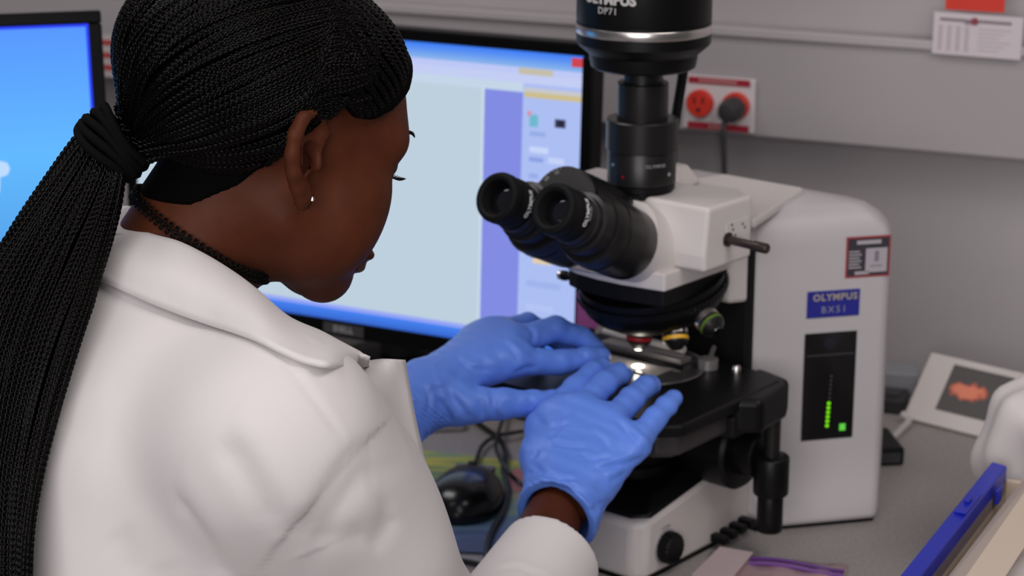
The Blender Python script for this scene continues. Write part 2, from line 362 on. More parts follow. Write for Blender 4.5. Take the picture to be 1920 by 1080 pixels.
# left monitor
n2 = np.array([-.26, 1, 0.]); TR2 = atp(189, 19, [0, 2.33, 0], n2); d2 = nrm((1, .26, 0)); LW, LH = .50, .33
TL2 = TR2 - d2*LW
lm = monitor('left_monitor', 'black monitor with a bright blue desktop, behind the braided ponytail', TL2, LW, LH, math.atan2(.26, 1), math.radians(8), .0135, .02)
stand(lm, LW, LH, 0, lm.matrix_world)
mb = bpy.data.materials.new('blue_desktop'); mb.use_nodes = True; nt_ = mb.node_tree; nt_.nodes.remove(nt_.nodes['Principled BSDF'])
tc = nt_.nodes.new('ShaderNodeTexCoord'); sx = nt_.nodes.new('ShaderNodeSeparateXYZ'); mr = nt_.nodes.new('ShaderNodeMapRange'); cr = nt_.nodes.new('ShaderNodeValToRGB'); em = nt_.nodes.new('ShaderNodeEmission')
nt_.links.new(tc.outputs['Object'], sx.inputs[0]); nt_.links.new(sx.outputs['Z'], mr.inputs[0]); mr.inputs[1].default_value = -LH; mr.inputs[2].default_value = 0
cr.color_ramp.elements[0].color = (*srgb(70, 140, 215), 1); cr.color_ramp.elements[1].color = (*srgb(88, 148, 255), 1); e_ = cr.color_ramp.elements.new(.55); e_.color = (*srgb(100, 186, 255), 1)
nt_.links.new(mr.outputs[0], cr.inputs[0]); nt_.links.new(cr.outputs[0], em.inputs[0]); nt_.links.new(em.outputs[0], nt_.nodes['Material Output'].inputs[0])
S = MB(); S.add([(.0135, .004, -LH+.02), (LW-.0135, .004, -LH+.02), (LW-.0135, .004, -.0135), (.0135, .004, -.0135)], [(0, 1, 2, 3)])
S.cur = 1; bl = emis('screen_edge', srgb(50, 70, 250))
for x0, x1, z0, z1 in ((LW-.0165, LW-.0135, -LH+.02, -.0135), (.0135, LW-.0165, -.0165, -.0135)):
    S.add([(x0, .0036, z0), (x1, .0036, z0), (x1, .0036, z1), (x0, .0036, z1)], [(0, 1, 2, 3)])
S.cur = 2; gl = emis('screen_flare', srgb(190, 220, 255))  # pale lobed patch painted on the screen for the white flare
i2 = np.array(lm.matrix_world.inverted()); q = (i2 @ np.append(atp(-10, 315, TR2, n2), 1))[:3]
S.add([(q[0]+.011*math.cos(t)*(1+.4*math.cos(4*t)), .0034, q[2]+.02*math.sin(t)*(1+.4*math.cos(4*t))) for t in np.linspace(0, 2*PI, 24, endpoint=False)], [tuple(range(24))])
S.build('screen', [mb, bl, gl], lm, False)
# ------------------------------------------------------------------ the microscope (local frame: -y towards the user, z up from the bench)
MA = math.radians(-40); MLOC = (.124, 1.995, .7502)
mi = thing('microscope', 'white and black lab microscope with binocular eyepieces and a camera on top', 'microscope', MLOC, MA)
MR = np.array(Matrix.Rotation(MA, 3, 'Z'))
def mw_(l): return MR @ np.array(l, float) + np.array(MLOC)
def marr(x0, x1, y0, y1): return [(x0, y0), (x1, y0), (x1, y1), (x0, y1)]
# base: narrow nose towards the user, top sloping up to the back
b = MB()
f0 = [(-.055, -.083), (.055, -.083), (.067, -.072), (.067, .10), (.05, .13), (-.05, .13), (-.067, .10), (-.067, -.072)]
def zt(y): return .060 + (y+.076)*.155
b.loft([[(x, y, .004) for x, y in f0], [(x, y, .02) for x, y in f0], [(x*.985, y*.985+(.002 if y < 0 else 0), zt(y)) for x, y in f0]]); base = b.build('base', white_pl2, mi, True, 40, bevel=.005, bseg=3)
b = MB(); b.prism([(x*.97, y*.97) for x, y in f0], .0, .0045); b.build('base_skirt', black_mt, mi, False)
b = MB(); g0 = [(-.046, -.070), (.046, -.070), (.062, -.060), (.062, .095), (-.062, .095), (-.062, -.060)]
b.loft([[(x, y, zt(y)-.012) for x, y in g0], [(x, y, zt(y)+.0025) for x, y in g0], [(x*.8, y*.85+.01, zt(y)+.016) for x, y in g0]]); b.build('base_top_cover', black_pl, mi, True, 30, bevel=.002)
# dial and filter buttons on the right side
b = MB(); b.lathe([(.0178, 0), (.0178, .0012)], (.0665, -.041, .0285), (1, 0, 0), 40); dl = b.build('dial_ring', mat('dial_ring', (.38, .36, .37), .4), mi)
pr = []
b = MB(); rings = []
for r, h in ((.0155, .0), (.0155, .009), (.0140, .0115), (.001, .012)):
    rings.append([(.0678+h, -.041+r*(1+.03*math.cos(18*t))*math.cos(t), .0285+r*(1+.03*math.cos(18*t))*math.sin(t)) for t in np.linspace(0, 2*PI, 108, endpoint=False)])
b.loft(rings); b.build('brightness_dial', black_pl, mi, True, 50)
b = MB(); b.tube([(.0674, -.041+.021*math.cos(t), .0285+.021*math.sin(t)) for t in np.linspace(1.25, 1.9, 8)], .0008, 6); b.build('dial_mark', print_g, mi)
for y, z in ((.040, .0125), (.056, .0135), (.072, .0145), (.088, .0155)):
    b = MB(); b.box((.066, y-.0050, z-.0042), (.084, y+.0050, z+.0042)); b.build('filter_button', black_pl, mi, False, bevel=.0015)
# column: wide at the back with an oblique right panel; foot flares out
dv = np.array([.6, .8]); nv = np.array([.8, -.6]); pa = np.array([.087, .109])
def pp(u, off): v = pa + dv*u - nv*off; return (v[0], v[1])
def plan(off, u0=-.013, u1=.127):
    A, B_ = pp(u0, off), pp(u1, off)
    return [(A[0], A[1]), (B_[0], B_[1]), (B_[0]-.012, B_[1]+.026), (-B_[0]+.012, B_[1]+.026), (-B_[0], B_[1]), (-A[0], A[1])]
FL = [(.004, .0), (.012, .0005), (.022, .004), (.034, .0095), (.046, .0145), (.060, .018), (.075, .0198), (.10, .0205), (.20, .0205), (.295, .0205)]
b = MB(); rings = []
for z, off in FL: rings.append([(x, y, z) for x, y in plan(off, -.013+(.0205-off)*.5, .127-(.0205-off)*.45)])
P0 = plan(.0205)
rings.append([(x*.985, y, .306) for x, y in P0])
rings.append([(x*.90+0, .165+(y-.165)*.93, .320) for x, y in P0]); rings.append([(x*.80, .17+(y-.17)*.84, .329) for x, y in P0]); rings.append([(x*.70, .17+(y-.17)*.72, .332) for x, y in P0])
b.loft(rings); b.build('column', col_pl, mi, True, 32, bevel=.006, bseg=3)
b = MB(); b.prism(plan(.006, -.010, .117), 0, .0042); b.build('column_skirt', black_mt, mi, False)
# oblique panel frame: u along the panel, z up, n outward
def pq(u, z, n=0.): v = pa + dv*u - nv*(.0205-n); return np.array([v[0], v[1], z])
X3 = np.array([dv[0], dv[1], 0]); N3 = np.array([nv[0], nv[1], 0]); Z3 = np.array([0, 0, 1.])
def pbox(b, u0, z0, u1, z1, n0, n1, sh=0.):
    b.add([pq(u0, z0, n0), pq(u1, z0, n0), pq(u1, z1, n0), pq(u0, z1, n0), pq(u0, z0, n1), pq(u1, z0, n1), pq(u1, z1, n1), pq(u0, z1, n1)],
          [(0,3,2,1),(4,5,6,7),(0,1,5,4),(1,2,6,5),(2,3,7,6),(3,0,4,7)])
b = MB(); pbox(b, .0395, .089, .0955, .2035, .0001, .0016); dp = b.build('display_panel', black_gl, mi, False, bevel=.0012)
b = MB(); pbox(b, .0425, .1795, .0930, .1806, .0016, .0018); b.build('panel_seam', mat('panel_seam', (.05, .05, .055), .5), dp, False)
led = emis('led_green', srgb(120, 225, 20), 1.0); led2 = emis('led_button', srgb(95, 205, 70), 1.0); ledo = mat('led_off', (.055, .06, .055), .5)
def disc(b, u, z, r, n0=.0017, n1=.0021, seg=14):
    b.loft([[pq(u+r*math.cos(t), z+r*math.sin(t), q) for t in np.linspace(0, 2*PI, seg, endpoint=False)] for q in (n0, n1)])
for i in range(6):
    b = MB(); disc(b, .0670+i*.0002, .1040+i*.0048, .0020); b.build('lit_lamp', led, dp, False)
for i in range(6):
    b = MB(); disc(b, .0685+i*.0002, .1340+i*.0046, .0012); b.build('dark_lamp', ledo, dp, False)
b = MB(); pbox(b, .0805, .0975, .0870, .1050, .0017, .0024); b.build('lit_button', led2, dp, False, bevel=.0018)
b = MB(); disc(b, .0665, .192, .006); b.build('sensor_window', mat('panel_dim', (.014, .014, .022), .3), dp, False)
b = MB(); pbox(b, .0405, .2195, .0968, .2475, .0001, .0012); nb_ = b.build('name_badge', mat('badge_blue', (.018, .022, .25), .35), mi, False, bevel=.001)
text_flat('maker_lettering', 'OLYMPUS', .0098, pq(.0700, .2405, .0014), X3, Z3, mat('badge_gold', (.36, .32, .26), .5), nb_, 1.15, bold=.0003)
text_flat('model_lettering', 'BX51', .0100, pq(.0690, .2275, .0014), X3, Z3, mat('badge_silver', (.26, .26, .36), .5), nb_, 1.3)
b = MB(); pbox(b, .0800, .2590, .1275, .3015, .0001, .0006); st = b.build('inventory_sticker', mat('sticker_red', (.36, .04, .05), .5), mi, False)
b = MB(); pbox(b, .0818, .2608, .1258, .2998, .0007, .0009); b.build('sticker_print', mat('sticker_dark', (.035, .03, .04), .6), st, False)
b = MB(); pbox(b, .1010, .2640, .1240, .2890, .0010, .0012); pbox(b, .0900, .2622, .1050, .2655, .0010, .0012)
for i in range(6): pbox(b, .0830, .2690+i*.0033, .0965-.002*(i % 2), .2704+i*.0033, .0010, .0012)
pbox(b, .091, .2935, .117, .2975, .0010, .0012); b.build('sticker_fields', mat('sticker_pale', (.40, .37, .40), .6), st, False)
b = MB(); pbox(b, .106, .270, .119, .2712, .0013, .0014); pbox(b, .1105, .275, .115, .286, .0013, .0014); b.build('sticker_note', mat('sticker_ink', (.2, .18, .22), .6), st, False)
b = MB(); pbox(b, .0660, .0395, .1010, .0610, -.0015, .0007); lw_ = b.build('info_label', mat('label_pale', (.63, .60, .59), .5), mi, False)
b = MB(); disc(b, .0850, .0500, .0019, .0008, .0011); pbox(b, .0855, .0502, .0895, .0512, .0008, .0011); b.build('label_mark', mat('label_ink', (.22, .2, .2), .6), lw_, False)
# lifting grip outline on the top
b = MB(); b.tube([(.078+.018*math.cos(t), .205+.012*math.sin(t), .329+.0035*math.sin(t)*0) for t in np.linspace(-.1, 2.4, 14)], .0009, 6); b.build('top_recess', mat('recess_grey', (.4, .38, .38), .6), mi)
# black front of the column and focus block
b = MB(); b.box((-.060, .100, .078), (.060, .135, .300)); b.build('column_front', black_mt, mi, False, bevel=.003)
b = MB(); b.box((-.045, .030, .070), (.045, .110, .170)); b.build('focus_block', black_mt, mi, False, bevel=.006)
for s in (1, -1):
    rings = []; b = MB()
    b.lathe([(.036, 0), (.040, .004), (.040, .045), (.037, .049), (.020, .050)], (s*.046, .050, .108), (s, 0, 0), 48); fk = b.build('coarse_focus_knob', black_pl, mi)
    b = MB(); b.lathe([(.024, 0), (.024, .018), (.022, .020), (.001, .020)], (s*.096, .050, .108), (s, 0, 0), 40); b.build('fine_focus_knob', black_pl, fk)
# arm that carries the head
b = MB()
sd = [(.072, .246), (.112, .2395), (.145, .236), (.165, .30), (.165, .327), (.060, .327), (.060, .297)]
b.loft([[(-.058, y, z) for y, z in sd], [(.058, y, z) for y, z in sd]]); b.build('arm', white_pl2, mi, False, bevel=.004)
pt_ = [(.087, .066), (.050, .212), (-.050, .212), (-.087, .066)]
b = MB(); b.prism(pt_, .3275, .3375); b.build('arm_top', white_pl2, mi, False, bevel=.003)
b = MB(); b.box((-.045, .03, .262), (.045, .10, .2965)); b.build('arm_core', black_mt, mi, False)
# white illuminator block below the head (rounded nose)
ns = [(.066, -.050), (.066, .06), (-.062, .06), (-.062, -.036), (-.054, -.046), (-.038, -.053), (-.01, -.057), (.02, -.057)]
b = MB(); b.prism(ns, .2865, .3043); b.build('illuminator', white_pl2, mi, False, bevel=.002)
b = MB(); b.prism([(x*.97, y*.96) for x, y in ns], .270, .2862); b.build('nosepiece_mount', black_mt, mi, False, bevel=.002)
b = MB(); b.lathe([(.0042, 0), (.0042, .022), (.0052, .023), (.0052, .028)], (-.056, -.012, .269), (-1, -.12, 0), 16); b.build('slider_pin', black_pl, mi)
b = MB(); b.lathe([(.0046, 0), (.0046, .003)], (-.0845, -.0155, .269), (-1, -.12, 0), 16); b.build('slider_pin_cap', steel, mi)
# revolving nosepiece: dome tilted to the back
ax = nrm((0, .22, -1))
c_ = np.array([0, .020, .271])
b = MB(); b.lathe([(.072, -.006), (.073, .008), (.070, .018), (.064, .026), (.056, .032), (.046, .036), (.030, .039), (.001, .040)], tuple(c_), tuple(ax), 64); np_ = b.build('nosepiece', black_pl, mi)
rings = []; b = MB()
for h in (.0015, .0085):
    rings.append([tuple(c_ + ax*h + (np.array([math.cos(t), 0, 0]) + np.cross(ax, [1, 0, 0])*math.sin(t))*(.0745+.0006*(i % 2))) for i, t in enumerate(np.linspace(0, 2*PI, 180, endpoint=False))])
b.loft(rings, cap=False); b.build('grip_ring', black_pl, np_, False)
def objective(name, base, tip, band, label=None):
    a = np.array(base, float); v = np.array(tip, float)-a; L = float(np.linalg.norm(v)); u = v/L
    b = MB(); b.lathe([(.0100, 0), (.0125, .004), (.0125, L*.80), (.0110, L*.86), (.0075, L*.95), (.0055, L), (.003, L)], tuple(a), tuple(u), 32); ob_ = b.build('objective', black_an, mi); 
    if label: ob_['label'] = label
    b = MB(); b.lathe([(.01285, L*.68), (.0129, L*.70), (.0129, L*.765), (.01275, L*.78)], tuple(a), tuple(u), 32, False); b.build('colour_ring', band, ob_)
    b = MB(); b.lathe([(.01265, L*.42), (.0127, L*.44), (.0127, L*.58), (.01265, L*.60)], tuple(a), tuple(u), 32, False); b.build('silver_sleeve', steel if band != rr_ else black_an, ob_)
    b = MB(); b.lathe([(.0054, L-.0004), (.0048, L+.0006), (.001, L+.001)], tuple(a), tuple(u), 24); b.build('front_lens', lens_m, ob_)
    return ob_
rr_ = mat('band_red', (.42, .012, .015), .4); yy_ = mat('band_yellow', (.75, .42, .02), .4); gg_ = mat('band_green', (.09, .16, .02), .4); vv_ = mat('band_blue', (.03, .08, .4), .4)
o1 = objective('objective', (0, .004, .246), (0, 0, .2065), rr_, 'objective with a red ring over the lit spot')
axn = np.cross(ax, [1, 0, 0])
def onrev(t, r, h): return c_ + ax*h + (np.array([math.cos(t), 0, 0]) + axn*math.sin(t))*r
objective('objective', (.036, .006, .250), (.0500, -.006, .2170), yy_, 'objective with a yellow ring')
objective('objective', (.058, .014, .255), (.0890, .006, .2400), gg_, 'objective with a green ring')
for t, bm, L, lb in ((-1.75, vv_, .034, None), (-2.75, vv_, .030, None)):
    p = onrev(t, .040, .030); u = nrm(ax*.80 + (p-(c_+ax*.030))/.040*.60)
    objective('objective', p, p+u*L, bm, lb)
lit = emis('lens_reflection_glow', (1, .93, .8), 6.0)
b = MB(); b.lathe([(.0042, 0), (.0030, .0009), (.0005, .0011)], (0, 0, .2057), (0, 0, -1), 20); b.build('lens_reflection', lit, o1)  # stage light caught by the objective's front lens, put in as an emissive disc
# stage
stp = [(-.105, -.120), (.112, -.122), (.130, -.104), (.128, .060), (.110, .074), (-.105, .074)]
b = MB(); b.prism(stp, .172, .185); b.build('stage', black_pl, mi, False, bevel=.003)
b = MB(); b.prism([(x*.93, y*.93) for x, y in stp], .150, .1718, None); b.prism([(x*.80, y*.80) for x, y in stp], .140, .150)
b.build('stage_underside', mat('stage_underside', (.055, .050, .052), .35, metal=.4), mi, False, bevel=.004)
b = MB(); b.lathe([(.0645, 0), (.0645, .0012), (.0625, .0013), (.0622, .0006), (.010, .0006), (.010, -.002)], (-.004, .010, .1852), (0, 0, 1), 72, False); b.build('stage_disc', mat('stage_disc', (.045, .042, .042), .22, spec=.6), mi)
b = MB(); b.lathe([(.0640, .0013), (.0645, .0018), (.0650, .0013)], (-.004, .010, .1852), (0, 0, 1), 72, False); b.build('disc_rim', mat('disc_rim', (.25, .23, .23), .25, metal=.8), mi)
b = MB(); b.lathe([(.0062, 0), (.0054, .0004), (.0005, .0006)], (0, 0, .1879), (0, 0, 1), 28); b.build('light_port', emis('stage_lamp', (1, .95, .85), 7.0), mi)
L_ = bpy.data.lights.new('stage_lamp', 'POINT'); L_.energy = .012; L_.shadow_soft_size = .004; L_.color = (1, .9, .75); lo = bpy.data.objects.new('stage_lamp', L_); COL.objects.link(lo); lo.parent = mi; lo.location = (0, 0, .196)
# slide holder (mechanical stage)
hm = mat('holder_grey', (.30, .28, .28), .35, metal=.6)
b = MB(); b.box((-.070, .030, .1870), (.030, .048, .1925)); b.build('slide_holder', hm, mi, False, bevel=.001)
b = MB(); b.tube([(-.082, .052, .1955), (.018, .052, .1955)], .0040, 12); b.build('holder_bar', mat('bar_pale', (.62, .57, .56), .3), mi)
b = MB(); b.box((-.055, .0165, .1875), (.040, .0205, .1905)); b.build('holder_finger', black_pl, mi, False)
b = MB(); b.lathe([(.004, 0), (.004, .006), (.003, .0075), (.0005, .008)], (.081, .052, .185), (0, 0, 1), 16); b.build('stage_screw', steel, mi)
b = MB(); b.lathe([(.010, 0), (.010, .010), (.004, .011)], (.052, .045, .1855), (0, 0, 1), 24); b.lathe([(.0025, 0), (.0025, .04)], (.052, .045, .190), (-.4, .8, .1), 10); b.build('holder_pivot', hm, mi)
# condenser and carrier below the stage
b = MB(); b.lathe([(.030, 0), (.034, .006), (.034, .030), (.026, .036), (.018, .050)], (0, 0, .090), (0, 0, 1), 40); b.build('condenser', black_mt, mi)
b = MB(); b.lathe([(.038, 0), (.038, .010), (.034, .013)], (0, 0, zt(0)+.012), (0, 0, 1), 40); b.build('field_lens_ring', black_pl, mi)
b = MB(); b.box((-.03, .02, .095), (.03, .06, .139)); b.build('stage_bracket', black_mt, mi, False, bevel=.003)
# coaxial stage drive on the right
ap = [(.092, -.012), (.126, -.016), (.146, .000), (.140, .052), (.128, .074), (.085, .086)]
b = MB(); b.prism(ap, .150, .184); b.build('drive_arm', black_pl, mi, False, bevel=.006, bseg=3)
b = MB(); b.prism([(.070, -.030), (.128, -.020), (.128, .060), (.070, .060)], .146, .168); b.build('drive_plate', black_mt, mi, False, bevel=.003)
cx_, cy_ = .1275, .0485
b = MB(); b.lathe([(.0078, .100), (.0078, .158)], (cx_, cy_, 0), (0, 0, 1), 24); b.lathe([(.0105, .1525), (.0105, .160)], (cx_, cy_, 0), (0, 0, 1), 24); b.build('drive_shaft', black_an, mi)
def knurl(name, r, z0, z1, m):
    b = MB(); rings = []
    for rr, z in ((r*.94, z0), (r, z0+.002), (r, z1-.002), (r*.93, z1), (r*.3, z1)):
        rings.append([(cx_+rr*(1+.018*(j % 2))*math.cos(t), cy_+rr*(1+.018*(j % 2))*math.sin(t), z) for j, t in enumerate(np.linspace(0, 2*PI, 64, endpoint=False))])
    b.loft(rings); b.build(name, m, mi, True, 60)
knurl('upper_drive_knob', .0172, .0715, .1110, black_pl); knurl('lower_drive_knob', .0126, .0330, .0713, black_pl)
# trinocular head
hx = .094
pf = [(-.021, .366), (-.027, .320), (-.026, .3045), (.052, .3045), (.052, .366)]
b = MB(); b.loft([[(-hx, y, z) for y, z in pf], [(hx, y, z) for y, z in pf]]); b.build('tube_head', white_pl2, mi, False, bevel=.004, bseg=3)
b = MB(); b.prism([(-.072, .0525), (.072, .0525), (.050, .118), (-.050, .118)], .338, .354, [(-.070, .0525), (.070, .0525), (.040, .110), (-.040, .110)]); b.build('tube_head_rear', white_pl2, mi, False, bevel=.004)
b = MB(); b.lathe([(.0042, 0), (.0042, .030), (.0050, .0305), (.0050, .0445), (.0044, .0455), (.001, .0455)], (hx, .010, .3305), (1, 0, -.035), 20); b.lathe([(.007, 0), (.007, .002)], (hx, .010, .3305), (1, 0, 0), 20)
b.build('light_path_lever', mat('lever_bronze', (.045, .035, .032), .3, metal=.5), mi)
b = MB(); b.box((hx+.0001, .008, .322), (hx+.0008, .046, .3455)); lp_ = b.build('lever_plate', mat('plate_pale', (.60, .57, .56), .5), mi, False)
b = MB()
for y, z in ((.018, .3385), (.022, .3325), (.016, .3435), (.034, .341), (.038, .337)): b.lathe([(.0014, 0), (.0014, .0004)], (hx+.0009, y, z), (1, 0, 0), 12)
b.build('lever_symbols', mat('symbol_ink', (.10, .09, .09), .6), lp_, False)
b = MB(); b.prism([(-.050, .056), (.006, .056), (.000, .105), (-.044, .105)], .354, .3745, [(-.040, .060), (-.006, .060), (-.010, .092), (-.036, .092)]); b.build('port_rest', white_pl2, mi, False, bevel=.005)
# binocular: tubes rise towards the user
inc = math.radians(25); dx_ = np.array([0, math.cos(inc), -math.sin(inc)]); uy = np.array([0, math.sin(inc), math.cos(inc)])
E0 = np.array([-.005, -.171, .385])
def bi(x, s, u): return E0 + np.array([x, 0, 0]) + dx_*s + uy*u
pv_u = .014                                                     # pivot axis sits a little above the eyepieces
b = MB(); b.lathe([(.0330, .052), (.0340, .054), (.0340, .060)], tuple(bi(0, 0, pv_u)), tuple(dx_), 56); b.build('distance_disc', mat('disc_satin', (.035, .034, .034), .45), mi)
b = MB(); b.lathe([(.0345, .0602), (.0345, .105), (.0330, .1265)], tuple(bi(0, 0, pv_u)), tuple(dx_), 56); b.build('pivot_housing', black_pl, mi)
for i in range(9):
    t = PI*.60 + i*.14; p = bi(.0285*math.cos(t), .0519, pv_u+.0285*math.sin(t))
    if i % 3 == 1: text_flat('scale_numeral', ('55', '60', '65')[i//3], .0052, p, (math.sin(t), 0, 0) + uy*(-math.cos(t)), np.array([math.cos(t), 0, 0])+uy*math.sin(t), print_g, mi)
    b = MB(); q = bi(.0318*math.cos(t), .0519, pv_u+.0318*math.sin(t)); b.lathe([(.0006, 0), (.0006, .0003)], tuple(q), tuple(-dx_), 6); b.build('scale_mark', print_g, mi, False)
for s in (1, -1):
    x = s*.033
    # swinging prism housing: hull of the tube and the pivot
    b = MB(); rings = []
    for sd_, r, rp in ((.062, .0325, .028), (.066, .0345, .030), (.082, .0350, .030), (.105, .0350, .028), (.124, .0345, .027), (.126, .0335, .026)):
        # convex outline round two circles
        ca = np.array([x, -.004]); cb = np.array([0, pv_u]); pts = []
        dd = cb-ca; th = math.atan2(dd[1], dd[0]); L = np.linalg.norm(dd); al = math.acos(max(-1, min(1, (r-rp)/L)))
        for t in np.linspace(th+al, th+2*PI-al, 36): pts.append(ca + r*np.array([math.cos(t), math.sin(t)]))
        for t in np.linspace(th-al, th+al, 16): pts.append(cb + rp*np.array([math.cos(t), math.sin(t)]))
        rings.append([tuple(bi(p[0], sd_, p[1])) for p in pts])
    b.loft(rings); hs = b.build('prism_housing', black_an, mi, True, 30)
    b = MB(); b.lathe([(.0352, .0785), (.0357, .0790), (.0357, .0800), (.0352, .0805)], tuple(bi(x, 0, -.004)), tuple(dx_), 56, False); b.build('housing_seam', black_pl, hs)
    b = MB(); b.lathe([(.0225, .030), (.0235, .032), (.0235, .0385), (.0250, .039), (.0250, .046), (.0285, .047), (.0300, .0635)], tuple(bi(x, 0, -.002)), tuple(dx_), 56); b.build('eyepiece_tube', black_an, mi)
    b = MB(); b.lathe([(.0140, .016), (.0150, .006), (.0165, .0012), (.0195, .0), (.0228, .0012), (.0238, .004), (.0238, .010), (.0226, .0125), (.0226, .0155), (.0234, .017), (.0234, .0295), (.0225, .031)], tuple(bi(x, 0, 0)), tuple(dx_), 56, False); ep = b.build('eyepiece', black_mt, mi)
    b = MB(); b.lathe([(.0146, .0145), (.0135, .0120), (.009, .0105), (.004, .0098), (.0004, .0096)], tuple(bi(x, 0, 0)), tuple(dx_), 40); b.build('eye_lens', lens_m, ep)
    text_round('maker_lettering', 'OLYMPUS', .0062, bi(x, 0, 0), -dx_, (1, 0, 0), .0234, -.0232, math.radians(12 if s > 0 else 5), print_w, ep, 1.0, bold=.0001)
    text_round('model_lettering', 'WHN10X', .0032, bi(x, 0, 0), -dx_, (1, 0, 0), .0234, -.0278, math.radians(12 if s > 0 else 5), print_g, ep, 1.0)
b = MB(); b.box((-.060, -.040, .330), (.045, -.010, .352)); b.build('binocular_bridge', black_pl, mi, False, bevel=.004)
b = MB(); b.box((.004, -.066, .3560), (.022, -.028, .3680)); b.build('prism_cover', black_gl, mi, False, bevel=.004)
b = MB(); rings = []
for sd_, rr_2, ww in ((.1262, .0325, .033), (.175, .0325, .033)):
    rings.append([tuple(bi(ww*math.copysign(1, math.cos(t))*min(1, abs(math.cos(t))*9)+rr_2*math.cos(t), sd_, -.004+rr_2*math.sin(t)+(.010 if math.sin(t) > 0 else 0)*math.sin(t))) for t in np.linspace(0, 2*PI, 64, endpoint=False)])
b.loft(rings); b.build('binocular_neck', white_pl2, mi, True, 40)
# camera port, adapter and camera
ca_ = (0, 0, 0)
b = MB(); b.lathe([(.0300, .3622), (.0300, .3680), (.0325, .3690), (.0325, .3740)], ca_, (0, 0, 1), 56); b.build('port_mount', black_pl, mi)
b = MB(); b.lathe([(.0320, .3742), (.0330, .3755), (.0330, .4040), (.0325, .4048), (.0325, .4062), (.0345, .4068), (.0345, .4350), (.0335, .4362), (.024, .4362)], ca_, (0, 0, 1), 56); ad = b.build('lens_adapter', black_an, mi)
b = MB(); b.lathe([(.0243, .4363), (.0245, .438), (.0245, .4700), (.0235, .4712), (.019, .4712), (.019, .4950)], ca_, (0, 0, 1), 48); b.build('adapter_tube', black_an, mi)
phi = math.atan2(-.766, .643)
text_round('maker_lettering', 'OLYMPUS', .0044, ca_, (0, 0, 1), (1, 0, 0), .0330, .3955, phi+.36, print_g, ad, 1.1)
b = MB(); cdir = (math.cos(phi-.62), math.sin(phi-.62), 0); b.lathe([(.0010, 0), (.0010, .0004)], (.033*cdir[0], .033*cdir[1], .3845), cdir, 10); b.build('red_dot', emis('index_dot', srgb(190, 20, 40), .5), ad)
cdir = (math.cos(phi+.85), math.sin(phi+.85), 0); b = MB(); b.lathe([(.0018, 0), (.0018, .0004)], (.033*cdir[0], .033*cdir[1], .3860), cdir, 12); b.build('index_dot', print_g, ad)
cdir = (math.cos(phi-1.0), math.sin(phi-1.0), 0); b = MB(); b.lathe([(.0016, 0), (.0016, .0012)], (.033*cdir[0], .033*cdir[1], .3945), cdir, 12); b.build('set_screw', steel, ad)
b = MB(); b.lathe([(.019, 0.4957), (.046, 0.4845), (.0495, 0.4865), (.0510, 0.4935), (.0515, 0.4985), (.0610, 0.5065), (.0635, 0.5095), (.0635, 0.5300)], ca_, (0, 0, 1), 72); ch = b.build('camera_body', black_pl, mi)
b = MB(); b.lathe([(.0637, 0.5190), (.0640, 0.5195), (.0640, 0.5267), (.0637, 0.5272)], ca_, (0, 0, 1), 72, False); b.build('silver_ring', steel, ch)
b = MB(); b.lathe([(.0632, 0.5301), (.0636, 0.5315), (.0636, 0.6205), (.060, 0.6305), (.02, 0.6325)], ca_, (0, 0, 1), 72); b.build('camera_housing', black_pl, ch)
text_round('maker_lettering', 'OLYMPUS', .0128, ca_, (0, 0, 1), (1, 0, 0), .0636, .5560, phi-.62, mat('print_soft', (.5, .48, .48), .6), ch, 1.0, bold=.0006)
text_round('model_lettering', 'DP71', .0088, ca_, (0, 0, 1), (1, 0, 0), .0636, .5455, phi-.62, mat('print_soft', (.5, .48, .48), .6), ch, 1.1)
b = MB(); b.lathe([(.0030, .0), (.0030, .002)], (.045, .010, .490), (.6, .2, -.6), 12); b.build('housing_screw', chrome, ch)
pq_ = [np.linalg.inv(MR) @ (at(px, py, D)-np.array(MLOC)) for px, py, D in ((1283, 118, 2.06), (1277, 160, 2.07), (1268, 215, 2.08), (1262, 262, 2.09), (1262, 330, 2.16), (1275, 420, 2.24), (1330, 620, 2.30))]
b = MB(); b.tube(spline(pq_, 30), .0050, 10); b.build('camera_cable', black_pl, mi)
# glass slide lying in the holder
sl = MB(); sl.box((-.052, -.014, 0), (.030, .0125, .0010)); so_ = sl.build('glass_slide', mat('slide_glass', (.36, .34, .33), .08, spec=.7), None, False); so_.location = mw_((0, 0, .18665)); so_.rotation_euler = (0, 0, MA)
tag(so_, 'glass slide in the stage clip below the red ringed lens', 'slide')
# ------------------------------------------------------------------ things lying on the bench
BZ = .7502
def bp_(px, py, z=0.): return atz(px, py, BZ+z)
# mouse mat with a printed picture (plain painterly bands)
mm = bpy.data.materials.new('printed_mat'); mm.use_nodes = True; nt_ = mm.node_tree; bs = nt_.nodes['Principled BSDF']; bs.inputs['Roughness'].default_value = .6
tc = nt_.nodes.new('ShaderNodeTexCoord'); mp = nt_.nodes.new('ShaderNodeMapping'); nz = nt_.nodes.new('ShaderNodeTexNoise'); wv = nt_.nodes.new('ShaderNodeTexNoise'); ad_ = nt_.nodes.new('ShaderNodeMath'); sx = nt_.nodes.new('ShaderNodeSeparateXYZ'); cr = nt_.nodes.new('ShaderNodeValToRGB'); mr = nt_.nodes.new('ShaderNodeMapRange')
nt_.links.new(tc.outputs['Object'], mp.inputs[0]); mp.inputs['Scale'].default_value = (8, 40, 1); nt_.links.new(mp.outputs[0], nz.inputs['Vector']); nz.inputs['Scale'].default_value = 1.6; nz.inputs['Detail'].default_value = 3
nt_.links.new(tc.outputs['Object'], sx.inputs[0]); nt_.links.new(sx.outputs['Y'], mr.inputs[0]); mr.inputs[1].default_value = -.15; mr.inputs[2].default_value = .14
